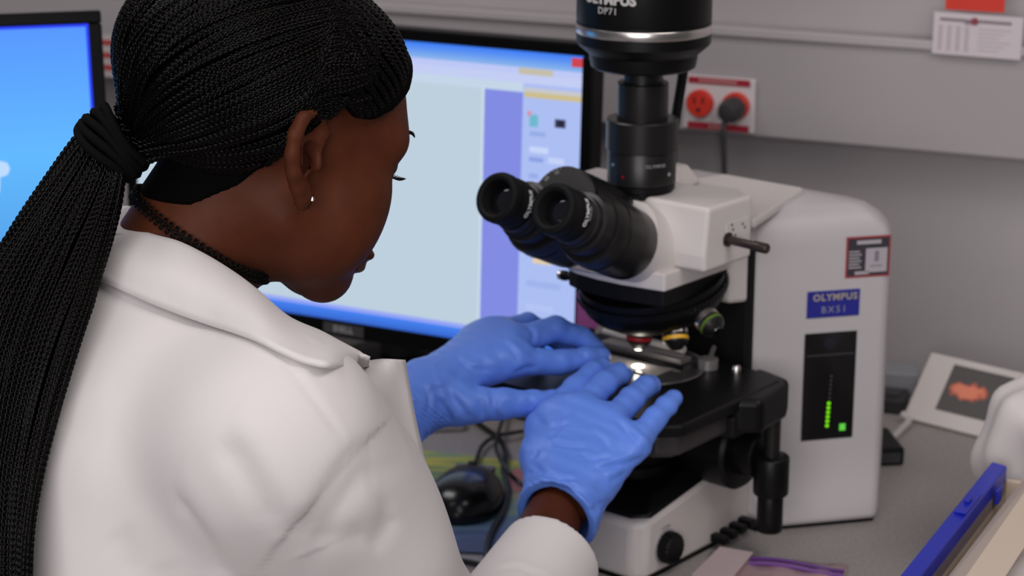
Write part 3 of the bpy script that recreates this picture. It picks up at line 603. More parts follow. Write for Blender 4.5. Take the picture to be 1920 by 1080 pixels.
sc_ = nt_.nodes.new('ShaderNodeMath'); sc_.operation = 'MULTIPLY_ADD'; sc_.inputs[1].default_value = .55; sc_.inputs[2].default_value = -.27; nt_.links.new(nz.outputs['Fac'], sc_.inputs[0])
nt_.links.new(mr.outputs[0], ad_.inputs[0]); nt_.links.new(sc_.outputs[0], ad_.inputs[1]); nt_.links.new(ad_.outputs[0], cr.inputs[0]); nt_.links.new(cr.outputs[0], bs.inputs['Base Color'])
els = [(0, (70, 84, 120)), (.14, (84, 104, 146)), (.28, (96, 130, 140)), (.40, (120, 140, 120)), (.50, (150, 132, 118)), (.60, (96, 120, 110)), (.72, (120, 142, 84)), (.84, (192, 180, 84)), (.92, (150, 164, 96)), (1, (120, 150, 130))]
cr.color_ramp.elements[0].color = (*srgb(*els[0][1]), 1); cr.color_ramp.elements[1].color = (*srgb(*els[-1][1]), 1)
for p, c in els[1:-1]: e = cr.color_ramp.elements.new(p); e.color = (*srgb(*c), 1)
pc = bp_(900, 925); b = MB()
c1, c2, c3, c4 = [bp_(*q)-pc for q in ((760, 845), (1040, 875), (1000, 1045), (800, 1035))]
b.prism([(c[0], c[1]) for c in (c4, c3, c2, c1)], 0, .003); mat_o = b.build('mouse_mat', mm, None, False, bevel=.001); mat_o.location = pc
tag(mat_o, 'mouse mat printed in yellow, green and blue under the black mouse', 'mouse mat')
b = MB(); q0 = bp_(985, 905)-pc; b.loft([[(q0[0]+.024*math.cos(t), q0[1]+.036*math.sin(t), z) for t in np.linspace(0, 2*PI, 24, endpoint=False)] for z in (.0031, .0034)]); pp_ = b.build('pink_patch', mat('print_pink', srgb(170, 110, 104), .6), mat_o, False)
# mouse
me_ = thing('computer_mouse', 'glossy black computer mouse on the printed mat', 'mouse', tuple(bp_(873, 945, .0031)), math.radians(-12))
def mouse_sdf(P):
    d = s_ell(P, (0, 0, .004), (.040, .060, .034)); d = smax(d, -(P[:, 2]-.001), .004)
    d = smin(d, s_ell(P, (0, -.022, .008), (.037, .038, .031)), .01); d = smax(d, -(P[:, 2]-.0006), .003); return d
V, F = isosurface(mouse_sdf, (-.05, -.07, -.004), (.05, .07, .05), .0022)
meshobj('mouse_shell', V, F, mat('mouse_black', (.006, .006, .007), .22, spec=.5), me_, True, 0)
b = MB(); b.box((-.0005, .018, .024), (.0005, .057, .0285)); b.build('button_gap', mat('gap_black', (.002, .002, .002), .6), me_, False)
b = MB(); b.lathe([(.006, -.004), (.0075, -.003), (.0075, .003), (.006, .004)], (0, .030, .0295), (1, 0, 0), 24); b.build('scroll_wheel', black_pl, me_)
b = MB(); b.box((-.022, .036, .018), (.022, .050, .0270)); b.build('grey_strip', mat('mouse_grey', (.10, .10, .11), .4), me_, False, bevel=.003)
me_i = np.array(me_.matrix_basis.inverted()) if False else None
cab = mat('cable_black', (.010, .010, .011), .45)
def cable(name, label, pts, r=.0024, n=60):
    b = MB(); b.tube(spline([bp_(px, py, z) for px, py, z in pts], n), r, 8); return tag(b.build(name, cab), label, 'cable')
cable('mouse_cable', 'thin black mouse cord curling from the mouse towards the microscope', [(884, 880, .012), (893, 862, .010), (905, 835, .0075), (930, 818, .0075), (960, 812, .009), (1000, 806, .0045), (1060, 800, .0035)])
cable('power_cable', 'black cable crossing the mouse mat down to the bench edge', [(880, 780, .004), (905, 800, .005), (935, 822, .0045), (948, 850, .0085), (944, 880, .0085), (952, 920, .0075), (942, 960, .007), (920, 1000, .007), (912, 1040, .006), (918, 1085, .004)], .0031)
cable('usb_cable', 'thin black cable looping beside the mouse under the right glove', [(955, 760, .004), (938, 800, .013), (930, 840, .017), (950, 880, .020), (975, 905, .0095), (1030, 935, .005)])
cable('edge_cable', 'black cable along the near edge of the mouse mat', [(790, 1030, .0035), (850, 1048, .0035), (905, 1060, .0035), (985, 1088, .0035)], .0030)
# white keyboard just behind the mat
kb = thing('keyboard', 'white keyboard with a grey edge behind the mouse mat', 'keyboard', tuple(bp_(800, 806)), math.radians(7))
b = MB(); b.prism([(-.30, -.012), (.044, -.012), (.044, .052), (-.30, .052)], 0, .012); b.build('keyboard_tray', mat('keyboard_grey', (.33, .31, .31), .5), kb, False, bevel=.003)
b = MB(); b.prism([(-.298, .0), (.042, .0), (.042, .050), (-.298, .050)], .0121, .017); b.build('keyboard_frame', mat('keyboard_white', (.62, .58, .57), .5), kb, False, bevel=.003)
kme = None
for r in range(2):
    for c in range(16):
        if kme is None:
            b = MB(); b.loft([[(-.0085, -.0085, 0), (.0085, -.0085, 0), (.0085, .0085, 0), (-.0085, .0085, 0)], [(-.0068, -.0066, .006), (.0068, -.0066, .006), (.0068, .0072, .006), (-.0068, .0072, .006)]])
            ko = b.build('key', mat('key_white', (.66, .62, .61), .5), kb, False); kme = ko
        else: ko = kme.copy(); COL.objects.link(ko); ko.parent = kb
        ko.location = (-.28+c*.0195, .014+r*.0195, .0171)
# black power adapter behind the microscope, white cord
p = bp_(1672, 862); pa_ = thing('power_adapter', 'black box shaped adapter half hidden behind the microscope column', 'adapter', tuple(p), math.radians(6))
b = MB(); b.box((-.050, -.02, 0), (.0085, .05, .021)); b.build('adapter_case', black_pl, pa_, False, bevel=.003)
b = MB(); b.box((-.045, -.0207, .004), (.004, -.0201, .016)); b.build('adapter_label', mat('adapter_label', (.03, .03, .032), .6), pa_, False)
p = bp_(1672, 772); sb = thing('power_strip', 'dark cable box behind the microscope beside the photo card', 'box', tuple(p), math.radians(-20))
b = MB(); b.box((-.06, -.01, 0), (.015, .035, .020)); b.build('case', mat('strip_black', (.02, .019, .02), .5), sb, False, bevel=.004)
b = MB(); b.box((-.05, .0, .0201), (.008, .025, .022)); b.build('lid', mat('strip_lid', (.035, .033, .034), .5), sb, False, bevel=.001)
b = MB(); b.tube(spline([bp_(1640, 842, .004), bp_(1672, 822, .004), bp_(1690, 805, .004), bp_(1704, 788, .006), bp_(1690, 775, .012)], 24), .0042, 8)
tag(b.build('white_cord', mat('cord_white', (.52, .49, .49), .5)), 'white cord between the black adapter and the photo card', 'cord')
gb = bp_(1683, 740)
b = MB(); b.prism([(-.05, 0), (.022, -.012), (.026, .03), (-.05, .04)], 0, .030); o = b.build('grey_box', mat('box_bluegrey', (.27, .275, .295), .6), None, False, bevel=.002); o.location = gb
tag(o, 'small blue grey box against the wall left of the photo card', 'box')
# photo card leaning on the wall
Pa, Pb = bp_(1693, 782, .004), bp_(1868, 826, .004); 
ct = thing('photo_card', 'white card with a dark orange-lobed picture leaning by the wall', 'card')
xd = nrm(Pb-Pa); up_ = nrm(np.array([.12, .62, 0]) + np.array([0, 0, .62])); up_ = nrm(up_ - xd*np.dot(up_, xd)); nn = np.cross(xd, up_)
cw = float(np.linalg.norm(Pb-Pa)); chh = .088
CM = Matrix([[xd[0], up_[0], nn[0], Pa[0]], [xd[1], up_[1], nn[1], Pa[1]], [xd[2], up_[2], nn[2], Pa[2]], [0, 0, 0, 1]]); ct.matrix_world = CM
b = MB(); b.box((0, 0, -.006), (cw, chh, 0)); b.build('card_block', mat('card_cream', (.60, .55, .53), .6), ct, False, bevel=.001)
pm = bpy.data.materials.new('dark_picture'); pm.use_nodes = True; nt_ = pm.node_tree; bs = nt_.nodes['Principled BSDF']; bs.inputs['Roughness'].default_value = .5
tc = nt_.nodes.new('ShaderNodeTexCoord'); mp = nt_.nodes.new('ShaderNodeMapping'); mp.inputs['Location'].default_value = (-.064, -.050, 0); mp.inputs['Rotation'].default_value = (0, 0, 0); ln = nt_.nodes.new('ShaderNodeVectorMath'); ln.operation = 'LENGTH'
mp2 = nt_.nodes.new('ShaderNodeMapping'); mp2.inputs['Rotation'].default_value = (0, 0, math.radians(-28)); mp2.inputs['Scale'].default_value = (21, 56, 0)
nz = nt_.nodes.new('ShaderNodeTexNoise'); nz.inputs['Scale'].default_value = 90; mx = nt_.nodes.new('ShaderNodeMath'); mx.operation = 'MULTIPLY_ADD'; mx.inputs[1].default_value = .8
nt_.links.new(tc.outputs['Object'], mp.inputs[0]); nt_.links.new(mp.outputs[0], mp2.inputs[0]); nt_.links.new(mp2.outputs[0], ln.inputs[0]); nt_.links.new(tc.outputs['Object'], nz.inputs['Vector'])
nt_.links.new(nz.outputs['Fac'], mx.inputs[0]); nt_.links.new(ln.outputs['Value'], mx.inputs[2]); cr = nt_.nodes.new('ShaderNodeValToRGB'); nt_.links.new(mx.outputs[0], cr.inputs[0]); nt_.links.new(cr.outputs[0], bs.inputs['Base Color'])
cr.color_ramp.elements[0].position = .75; cr.color_ramp.elements[0].color = (*srgb(226, 130, 100), 1); cr.color_ramp.elements[1].position = 1.35/1.35; cr.color_ramp.elements[1].color = (*srgb(74, 70, 68), 1)
e = cr.color_ramp.elements.new(.88); e.color = (*srgb(190, 90, 66), 1)
b = MB(); b.box((cw*.285, chh*.22, .0002), (cw*.93, chh*.90, .0006)); b.build('picture', pm, ct, False)
bs2 = bp_(1785, 800); b = MB(); b.box((-.042, -.002, 0), (.05, .025, .008)); o = b.build('card_support', mat('support_cream', (.50, .46, .42), .6), None, False, bevel=.001); o.location = bs2; o.rotation_euler = (0, 0, math.atan2(xd[1], xd[0]))
tag(o, 'flat cream block under the lower edge of the photo card', 'block')
# purple zip bag at the near edge
zc = bp_(1440, 1080); zb = thing('zip_bag', 'clear pinkish zip bag with a purple seal and white label on the bench', 'bag', tuple(zc), math.radians(-14))
zm = mat('bag_film', (.42, .28, .29), .2, spec=.6)
V = []; NX, NY = 26, 16
for j in range(NY):
    for i in range(NX):
        u, v = i/(NX-1), j/(NY-1); h = .004 + .007*math.sin(PI*u)*math.sin(PI*v)+.0016*math.sin(u*21+v*7)*math.sin(v*13)
        V.append((-.062+.135*u, -.115+.150*v, max(.0015, h)))
F = [(j*NX+i, j*NX+i+1, (j+1)*NX+i+1, (j+1)*NX+i) for j in range(NY-1) for i in range(NX-1)]
o = meshobj('bag_film', V, F, zm, zb, True, 0); s_ = o.modifiers.new('thick', 'SOLIDIFY'); s_.thickness = .0012; s_.offset = -1
for k, c in enumerate(((.11, .03, .20), (.16, .06, .26))):
    b = MB(); b.tube([(-.020+.092*t, .018-.011*k-.004*t, .0085+.002*math.sin(t*5)) for t in np.linspace(0, 1, 14)], .0022, 6); b.build('zip_seal', mat('seal_purple_%s' % ('dark' if k == 0 else 'pale'), c, .4), zb)
b = MB(); b.prism([(-.068, -.045), (-.030, -.050), (-.018, .024), (-.052, .030)], .0125, .0132); b.build('paper_label', mat('label_white_pink', (.56, .44, .45), .6), zb, False)
wn = bp_(1530, 1082); b = MB(); b.prism([(-.022, -.03), (.022, -.034), (.026, .008), (-.016, .010)], 0, .003); o = b.build('paper_slip', mat('slip_white', (.55, .50, .51), .6), None, False); o.location = wn; o.rotation_euler = (0, 0, -.2)
tag(o, 'white paper slip beside the pinkish zip bag', 'paper')
# waste bin with blue rim bar and white liner
bm_ = mat('bin_blue', (.012, .024, .40), .32, spec=.35); HB = .895
A, Bq = atz(1664, 1105, HB), atz(1856, 868, HB); along = nrm(Bq-A); out = np.array([-along[1], along[0], 0]); Lb = float(np.linalg.norm(Bq-A))
wt = thing('waste_bin', 'cream bench waste bin with a bright blue rim bar', 'bin')
WB = Matrix([[along[0], out[0], 0, A[0]], [along[1], out[1], 0, A[1]], [0, 0, 1, .7505], [0, 0, 0, 1]]); wt.matrix_world = WB   # x along the rim, y to the left, z up
hz = HB-.7505
cream = mat('bin_cream', (.52, .43, .34), .55)
b = MB(); b.box((-.10, -.016, 0), (Lb+.002, -.010, hz-.012)); b.box((-.10, -.26, 0), (Lb+.002, -.254, hz-.012)); b.box((Lb-.004, -.254, 0), (Lb+.002, -.016, hz-.012)); b.box((-.10, -.254, 0), (-.094, -.016, hz-.012)); b.box((-.10, -.26, 0), (Lb+.002, -.010, .005)); b.build('bin_body', cream, wt, False, bevel=.002)
b = MB(); b.loft([[(-.1, -.016, hz-.028), (-.1, -.016, hz), (-.1, -.002, hz+.002), (-.1, .003, hz-.024)], [(Lb, -.016, hz-.028), (Lb, -.016, hz), (Lb, -.002, hz+.002), (Lb, .003, hz-.024)]]); b.build('rim_bar', bm_, wt, False, bevel=.0015)
b = MB(); b.box((Lb*.56, -.0155, hz+.0012), (Lb*.72, -.0045, hz+.0045)); b.box((Lb*.62, -.0125, hz+.0045), (Lb*.66, -.0075, hz+.0085)); b.build('rim_clip', bm_, wt, False, bevel=.0012)
b = MB(); b.box((Lb*.84, -.0215, hz-.020), (Lb*.89, -.0181, hz-.006)); b.build('rim_tab', bm_, wt, False, bevel=.001)
b = MB(); b.box((-.06, -.0155, hz+.0012), (.02, -.0045, hz+.0042)); b.build('rim_clip', bm_, wt, False, bevel=.0012)
b = MB(); b.loft([[(-.09, -.020, .02), (-.09, -.030, hz-.01), (-.09, -.060, hz+.018), (-.09, -.085, hz+.012), (-.09, -.04, hz-.02), (-.09, -.026, .02)], [(Lb-.012, -.020, .02), (Lb-.012, -.030, hz-.012), (Lb-.012, -.056, hz+.020), (Lb-.012, -.080, hz+.013), (Lb-.012, -.04, hz-.02), (Lb-.012, -.026, .02)]]); b.build('cream_flap', mat('flap_cream', (.60, .50, .41), .6), wt, True, 30)
LC = np.array((WB.inverted() @ Vector(at(1985, 822, 2.02)))[:]); LC2 = np.array((WB.inverted() @ Vector(at(1945, 1075, 1.86)))[:])
def liner(P):
    n1 = .010*np.sin(P[:, 0]*38+P[:, 2]*22)*np.sin(P[:, 1]*31+1)+.006*np.sin(P[:, 2]*70+P[:, 0]*41)*np.sin(P[:, 1]*58)+.003*np.sin(P[:, 0]*140+P[:, 1]*90)
    d = s_ell(P, LC, (.075, .065, .080)); d = smin(d, s_ell(P, LC+np.array([-.02, -.02, -.045]), (.07, .06, .08)), .03); d = smin(d, s_ell(P, LC2, (.050, .05, .05)), .03)
    return (d+n1)*.8
V, F = isosurface(liner, LC-.25, LC+.25, .004)
meshobj('liner_bag', V, F, mat('liner_white', (.60, .555, .55), .45, sheen=.2), wt, True, 0)
# ------------------------------------------------------------------ the person
skin_m = mat('skin', (.078, .0205, .0088), .52, spec=.13, bump=.12, bscale=900, mottle=.10, mscale=60)
lip_m = mat('lips', (.060, .022, .019), .4)
hair_m = mat('hair', (.0012, .0009, .0008), .22, spec=.11)
hair_cap_m = mat('hair_base', (.0012, .001, .001), .8, spec=.05)
cloth_m = mat('coat_cotton', (.69, .652, .652), .85, spec=.2, bump=.10, bscale=1400, sheen=.15)
glove_m = mat('nitrile_blue', (.118, .255, .83), .46, spec=.45, bump=.10, bscale=260)
trouser_m = mat('trousers_dark', (.03, .03, .04), .8)
HY, HP = math.radians(33), math.radians(25)
hf0 = np.array([math.cos(HY), math.sin(HY), 0]); hl = np.array([-math.sin(HY), math.cos(HY), 0]); hz_ = np.array([0, 0, 1.])
hf = math.cos(HP)*hf0 - math.sin(HP)*hz_; hu = math.sin(HP)*hf0 + math.cos(HP)*hz_
HR = np.stack([hf, hl, hu], 1)
HO = at(603, 300, 1.5) + hl*.072
def hw(p): return HO + HR@np.array(p, float)
def hws(P): return HO + P@HR.T
TY = math.radians(25); tf = np.array([math.cos(TY), math.sin(TY), 0]); tl = np.array([-math.sin(TY), math.cos(TY), 0]); lean = math.radians(20)
tax = math.cos(lean)*hz_ + math.sin(lean)*tf; tf2 = np.cross(tl, tax)
SCn = at(392, 690, 1.575); HIP = SCn - tax*.50
SR = at(530, 832, 1.415); ER = at(855, 1315, 1.66); WR = at(1050, 948, 1.885)
SL = SCn + tl*.165 - tax*.02; EL = at(470, 1000, 1.80); WL = at(785, 747, 1.945)
NA = at(440, 345, 1.562); NB = at(281, 592, 1.575); NC = at(362, 466, 1.572)
CUFF = at(1034, 1044, 1.815)

def head_sdf(Q):
    q = Q.copy(); q[:, 1] = np.abs(q[:, 1]); c = np.array
    d = s_ell(q, (-.020, 0, .040), (.108, .075, .075))
    d = smin(d, s_ell(q, (.036, 0, -.014), (.052, .058, .078)), .03)
    d = smin(d, s_cap(q, (.004, .043, -.048), (.070, .014, -.078), .017, .016), .03)
    d = smin(d, s_cap(q, (.074, 0, -.081), (.074, .008, -.081), .0165), .02)
    d = smin(d, s_ell(q, (.054, .041, -.018), (.026, .024, .028)), .022)
    d = smin(d, s_ell(q, (.050, .041, -.046), (.027, .022, .028)), .025)
    d = smin(d, s_cap(q, (.080, 0, .032), (.064, .046, .030), .011), .02)
    d = smax(d, -s_ell(q, (.098, .034, .013), (.020, .019, .013)), .016)
    d = smin(d, s_ell(q, (.071, .032, .013), (.0125, .015, .0125)), .004)
    d = smin(d, s_cap(q, (.083, 0, .022), (.097, 0, -.022), .0075, .0100), .012)
    d = smin(d, s_ell(q, (.092, .012, -.026), (.010, .008, .008)), .008)
    d = smin(d, s_ell(q, (.087, 0, -.048), (.014, .026, .016)), .012)
    d = smin(d, s_ell(q, (.0970, .006, -.0545), (.0085, .019, .0062)), .004)
    d = smin(d, s_ell(q, (.0950, .004, -.0650), (.0090, .017, .0072)), .004)
    return d
ET = math.radians(20)
def ear_sdf(Q, s):
    q = Q-np.array([-.004, -s*.0700, .000]); b0 = np.array([-.93, -.36*s, 0]); b0 /= np.linalg.norm(b0); u0 = np.array([0, 0, 1.])
    bb = b0*math.cos(ET)-u0*math.sin(ET)*1; uu = u0*math.cos(ET)+b0*math.sin(ET)
    bb = b0*math.cos(ET) - u0*math.sin(ET); n = np.cross(bb, uu); n = n if n[1]*(-s) > 0 else -n
    X = np.stack([q@bb, q@uu, q@n], 1)
    hx = [(.001, .006, 0), (-.002, .018, .001), (.004, .030, .002), (.014, .0365, .003), (.025, .033, .005), (.0315, .022, .006), (.0320, .008, .006), (.0275, -.006, .006), (.020, -.018, .005), (.0135, -.026, .004)]
    d = np.full(len(Q), 1.)
    for i in range(len(hx)-1): d = smin(d, s_cap(X, hx[i], hx[i+1], .0046+.0006*(i > 3)), .003)
    pl_ = s_ell(X, (.0145, .008, -.001), (.0165, .029, .0035)); d = smin(d, pl_, .004)
    d = smin(d, s_ell(X, (.0090, -.0290, .003), (.0075, .0085, .0042)), .007)
    ah = [(.0200, .024, .002), (.0235, .012, .003), (.0210, .000, .0035), (.0155, -.012, .0035), (.0105, -.018, .003)]
    for i in range(len(ah)-1): d = smin(d, s_cap(X, ah[i], ah[i+1], .0030), .003)
    d = smax(d, -s_ell(X, (.0100, .000, .005), (.0095, .0150, .0105)), .002); d = smax(d, -s_ell(X, (.0120, .022, .006), (.0100, .0090, .0062)), .002); d = smax(d, -s_cap(X, (.0275, .016, .0055), (.0240, -.006, .005), .0022), .002)
    d = smin(d, s_ell(X, (.0005, -.004, .003), (.0035, .0065, .0040)), .004)
    return d, bb, uu, n
def ear_pt(x, u, n_):
    q0 = np.zeros((1, 3)); _, bb, uu, n = ear_sdf(q0, 1)
    return hw(np.array([-.004, -.07, 0]) + bb*x + uu*u + n*n_)
def torso(P, ru, rv, top=0., back=0.):
    q = P-SCn+tf2*back; a = q@tax; a = a-np.clip(a, -.50, top); u = (q@tf2)/ru; v = (q@tl)/rv; w = a/ru
    return (np.sqrt(u*u+v*v+w*w)-1)*ru
HAND = {}
def body_sdf(P):
    Q = (P-HO)@HR; d = np.full(len(P), 1.)
    m = np.linalg.norm(Q-np.array([0, 0, 0]), axis=1) < .22
    if m.any():
        h = head_sdf(Q[m]); e = np.minimum(ear_sdf(Q[m], 1)[0], ear_sdf(Q[m], -1)[0]); d[m] = smin(h, e, .006)
    d = np.where(m, d, np.linalg.norm(Q, axis=1)-.15)
    d = smin(d, s_cap(P, NA, NB, .0530, .0560), .022)
    d = smin(d, torso(P, .095, .135, -.10), .05)
    d = smin(d, s_cap(P, SCn+tl*.10-tax*.03, SCn-tl*.10-tax*.03, .045), .04)
    for S_, E_, W_ in ((SR, ER, WR), (SL, EL, WL)):
        d = smin(d, s_cap(P, S_, E_, .046, .040), .02); d = smin(d, s_cap(P, E_, W_, .036, .0245), .015)
    for s in (1, -1):
        h0 = HIP - tl*.085*s - tax*.02; kn = np.array([h0[0]+.30, h0[1]+.12, .50]); an = np.array([kn[0]+.02, kn[1], .09])
        d = smin(d, s_cap(P, h0, kn, .070, .050), .04); d = smin(d, s_cap(P, kn, an, .048, .034), .02); d = smin(d, s_cap(P, an-hz_*.045, an-hz_*.05+tf*.15, .036, .028), .02)
    for chains in HAND.values():
        for ch_ in chains:
            for (a, ra), (b_, rb_) in zip(ch_[:-1], ch_[1:]): d = smin(d, s_cap(P, a, b_, ra-.0022, rb_-.0022), .004)
    return d
# hands: joints at real places between wrist and stage
def J(px, py, D, r, up=0.): return (at(px, py, D) + hz_*up, r)
HAND['right'] = [
    [J(1034, 938, 1.880, .0155), J(1030, 782, 1.948, .0130), J(1079, 735, 1.992, .0112, .004), J(1110, 703, 2.018, .0104, .002), J(1128, 688, 2.034, .0092)],
    [J(1050, 938, 1.874, .0165), J(1084, 770, 1.948, .0135), J(1132, 730, 1.990, .0118, .005), J(1158, 706, 2.014, .0108, .002), J(1168, 702, 2.028, .0096)],
    [J(1066, 944, 1.874, .0165), J(1142, 793, 1.932, .0130), J(1184, 757, 1.968, .0116, .004), J(1208, 730, 1.988, .0106, .002), J(1221, 722, 1.998, .0096)],
    [J(1082, 952, 1.874, .0155), J(1190, 836, 1.908, .0122), J(1227, 792, 1.935, .0104, .003), J(1250, 763, 1.950, .0094, .001), J(1263, 747, 1.960, .0085)],
    [J(1030, 930, 1.890, .0150), J(1012, 858, 1.915, .0150), J(1010, 800, 1.950, .0125), J(1040, 772, 1.985, .0105)]]
HAND['left'] = [
    [J(800, 728, 1.955, .0160), J(955, 676, 1.998, .0145), J(1048, 680, 2.030, .0118), J(1100, 672, 2.052, .0108), J(1127, 668, 2.064, .0096)],
    [J(798, 728, 1.965, .0160), J(958, 643, 2.022, .0140), J(1040, 617, 2.050, .0125), J(1090, 634, 2.066, .0108), J(1116, 655, 2.074, .0098)],
    [J(796, 734, 1.975, .0150), J(930, 625, 2.040, .0130), J(988, 610, 2.072, .0120), J(1035, 628, 2.090, .0104), J(1060, 652, 2.094, .0095)],
    [J(796, 740, 1.985, .0150), J(888, 637, 2.056, .0120), J(935, 620, 2.085, .0106), J(985, 640, 2.100, .0098), J(1010, 662, 2.104, .0090)],
    [J(800, 762, 1.950, .0165), J(865, 762, 1.948, .0160), J(940, 757, 1.955, .0140), J(1002, 757, 1.970, .0122), J(1048, 752, 1.984, .0108)]]
def glove_sdf(P, side, wrist, back, rc):
    ch = HAND[side]; palm = np.full(len(P), 1.); k = .022
    for c_ in ch: palm = smin(palm, s_cap(P, c_[0][0], c_[1][0], c_[0][1], c_[1][1]), k)
    ctr = sum(c_[1][0] for c_ in ch[:4])/4*.55 + wrist*.45
    for i in range(3): palm = smin(palm, s_cap(P, (ch[i][0][0]+ch[i+1][0][0])/2, (ch[i][1][0]+ch[i+1][1][0])/2, .0135, .0105), k)
    palm = smin(palm, s_cap(P, ch[4][1][0], ch[3][1][0]*.4+ch[3][0][0]*.6, .012), .012)
    d = palm
    for c_ in ch:
        f = np.full(len(P), 1.)
        for (a, ra), (b_, rb_) in zip(c_[1:-1], c_[2:]): f = smin(f, s_cap(P, a, b_, ra, rb_), .004)
        f = smin(palm, f, .009); d = np.minimum(d, f)
    w = nrm(ctr-wrist); d = smin(d, s_cap(P, back, wrist+w*.01, rc, .0275), .018)
    t = (P-wrist)@w; q = P-wrist
    fade = np.clip((.034-np.abs(t+.022))/.02, 0, 1)
    d = d + fade*.0011*np.sin(t*520+60*(q@np.cross(w, hz_))+14*np.sin(q[:, 2]*90+q[:, 0]*60))*np.sin(q[:, 0]*95+q[:, 2]*120+1.)
    s1 = q@np.cross(w, hz_); wp = .5*np.sin(s1*70+P[:, 2]*50)+.3*np.sin(t*90-s1*40)
    back_ = np.clip((.10-t)/.03, 0, 1)
    d = d + back_*.0009*np.abs(np.sin(t*95+s1*120+3*wp))**.5*np.sin(s1*60+t*30+2*wp) + .0004*np.sin(P[:, 0]*230+P[:, 1]*160)*np.sin(P[:, 2]*250+P[:, 1]*130)
    return d, w
WRB = at(1043, 972, 1.868)
def glove_r(P):
    d, w = glove_sdf(P, 'right', WR, WRB, .0345)
    n_ = nrm(WRB-ER); e = (P-WRB)@n_
    d = smin(d, smax(s_cap(P, WRB-n_*.03, WRB+n_*.012, .0385, .033), -e-.002, .002), .006)
    d = smax(d, -e-.001 + .004*np.sin((P@RT)*60), .0015)
    return smax(d, -s_cap(P, WRB-n_*.06, WRB+n_*.022, .0365, .0275), .0015)
WLB = WL + nrm(EL-WL)*.045
def glove_l(P):
    d, w = glove_sdf(P, 'left', WL, WLB, .034)
    n_ = nrm(WL-WLB); e = (P-WLB)@n_
    d = smax(d, -e, .0015)
    return smax(d, -s_cap(P, WLB-n_*.06, WLB+n_*.020, .0320, .0275), .0015)
BASE = np.array([HIP[0], HIP[1], 0])
person = thing('person', 'person with a long braided ponytail in a white lab coat and blue gloves', 'person', tuple(BASE))
def pbuild(name, f, lo, hi, h, m, parent=person, mi=None):
    V, F = isosurface(f, lo, hi, h)
    return meshobj(name, V-BASE, F, m, parent, True, 0, None if mi is None else mi(V, F)), V, F
def lipidx(V, F):
    C = (V[F].mean(1)-HO)@HR
    return ((C[:, 0] > .093) & (np.abs(C[:, 1]) < .022) & (C[:, 2] < -.0470) & (C[:, 2] > -.0705)).astype(np.int32)
body, BV, BF = pbuild('body', body_sdf, (-.60, 1.10, 0.0), (.26, 2.20, 1.46), .0026, [skin_m, lip_m], mi=lipidx)
g1, GV, GF = pbuild('glove', glove_r, (-.04, 1.64, .80), (.22, 2.0, 1.06), .0016, glove_m)
g2, GV2, GF2 = pbuild('glove', glove_l, (-.17, 1.72, .84), (.14, 2.10, 1.08), .0016, glove_m)

# ---- the lab coat
def coat_sdf(P):
    d = torso(P, .140, .165, -.080, .014)
    d = smin(d, s_cap(P, SCn+tl*.115-tax*.02, SCn-tl*.115-tax*.02, .062), .04)
    d = smin(d, s_cap(P, NB-tax*.016, SR+tl*.03, .052, .046), .05); d = smin(d, s_cap(P, NB-tax*.012, SL, .058, .050), .05); d = smin(d, s_cap(P, at(664, 722, 1.545), at(716, 1060, 1.50), .018, .026), .05)
    for S_, E_, W_ in ((SR, ER, CUFF), (SL, EL, at(690, 762, 1.92))):
        d = smin(d, s_cap(P, S_, E_, .063, .058), .065)
        n_ = nrm(W_-E_); fo = s_cap(P, E_, W_+n_*.02, .058, .0405); fo = smax(fo, (P-W_)@n_, .002)
        fo = smax(fo, -s_cap(P, W_-n_*.055, W_+n_*.03, .0375), .002)
        d = smin(d, fo, .012)
    hem = (P-(HIP-tax*.10))@(-tax); d = smax(d, hem, .01)
    d = d + .0022*np.sin(P[:, 0]*17+P[:, 2]*23)*np.sin(P[:, 1]*21-P[:, 2]*14)
    return d
coat, CV, CF = pbuild('lab_coat', coat_sdf, (-.72, 1.15, .48), (.14, 2.05, 1.36), .0030, cloth_m)
bvh = BVHTree.FromPolygons([tuple(v) for v in CV], [tuple(f) for f in CF])
def hit(px, py):
    r = nrm(ray(px, py)); h = bvh.ray_cast(Vector(C0), Vector(r)); return (None, None) if h[0] is None else (np.array(h[0]), np.array(h[1]))
# folds and seams pressed into the cloth
def crease_on(o, V, tree, pts, depth, width, ridge=0.):
    ln_ = []
    for q in pts:
        h = tree.ray_cast(Vector(C0), Vector(nrm(ray(*q))))
        if h[0] is not None: ln_.append(np.array(h[0]))
    if len(ln_) < 2: return
    L = spline(ln_, 40); D = np.full(len(V), 9.); T = np.zeros(len(V))
    lo, hi = L.min(0)-width*4, L.max(0)+width*4; idx = np.where(((V > lo) & (V < hi)).all(1))[0]
    for i in range(len(L)-1):
        a, b_ = L[i], L[i+1]; v = b_-a; t = np.clip(((V[idx]-a)@v)/(v@v), 0, 1); dd = np.linalg.norm(V[idx]-a-t[:, None]*v, axis=1)
        c = dd < D[idx]; D[idx[c]] = dd[c]; T[idx[c]] = (i+t[c])/(len(L)-1)
    N = np.zeros(len(V)*3); o.data.vertices.foreach_get('normal', N); N = N.reshape(-1, 3)
    side = np.sign(((V[idx]-L[len(L)//2]) @ np.cross(nrm(L[-1]-L[0]), ray(*pts[len(pts)//2]))))
    env = np.clip(np.minimum(T[idx], 1-T[idx])*5, 0, 1)
    off = -depth*np.exp(-(D[idx]/width)**2)*env + ridge*np.exp(-((D[idx]-width*1.8)/(width*1.3))**2)*env*(side > 0)
    V[idx] += N[idx]*off[:, None]
    o.data.vertices.foreach_set('co', (V-BASE).astype(np.float32).ravel()); o.data.update()
def crease(pts, depth, width, ridge=0.): crease_on(coat, CV, bvh, pts, depth, width, ridge)
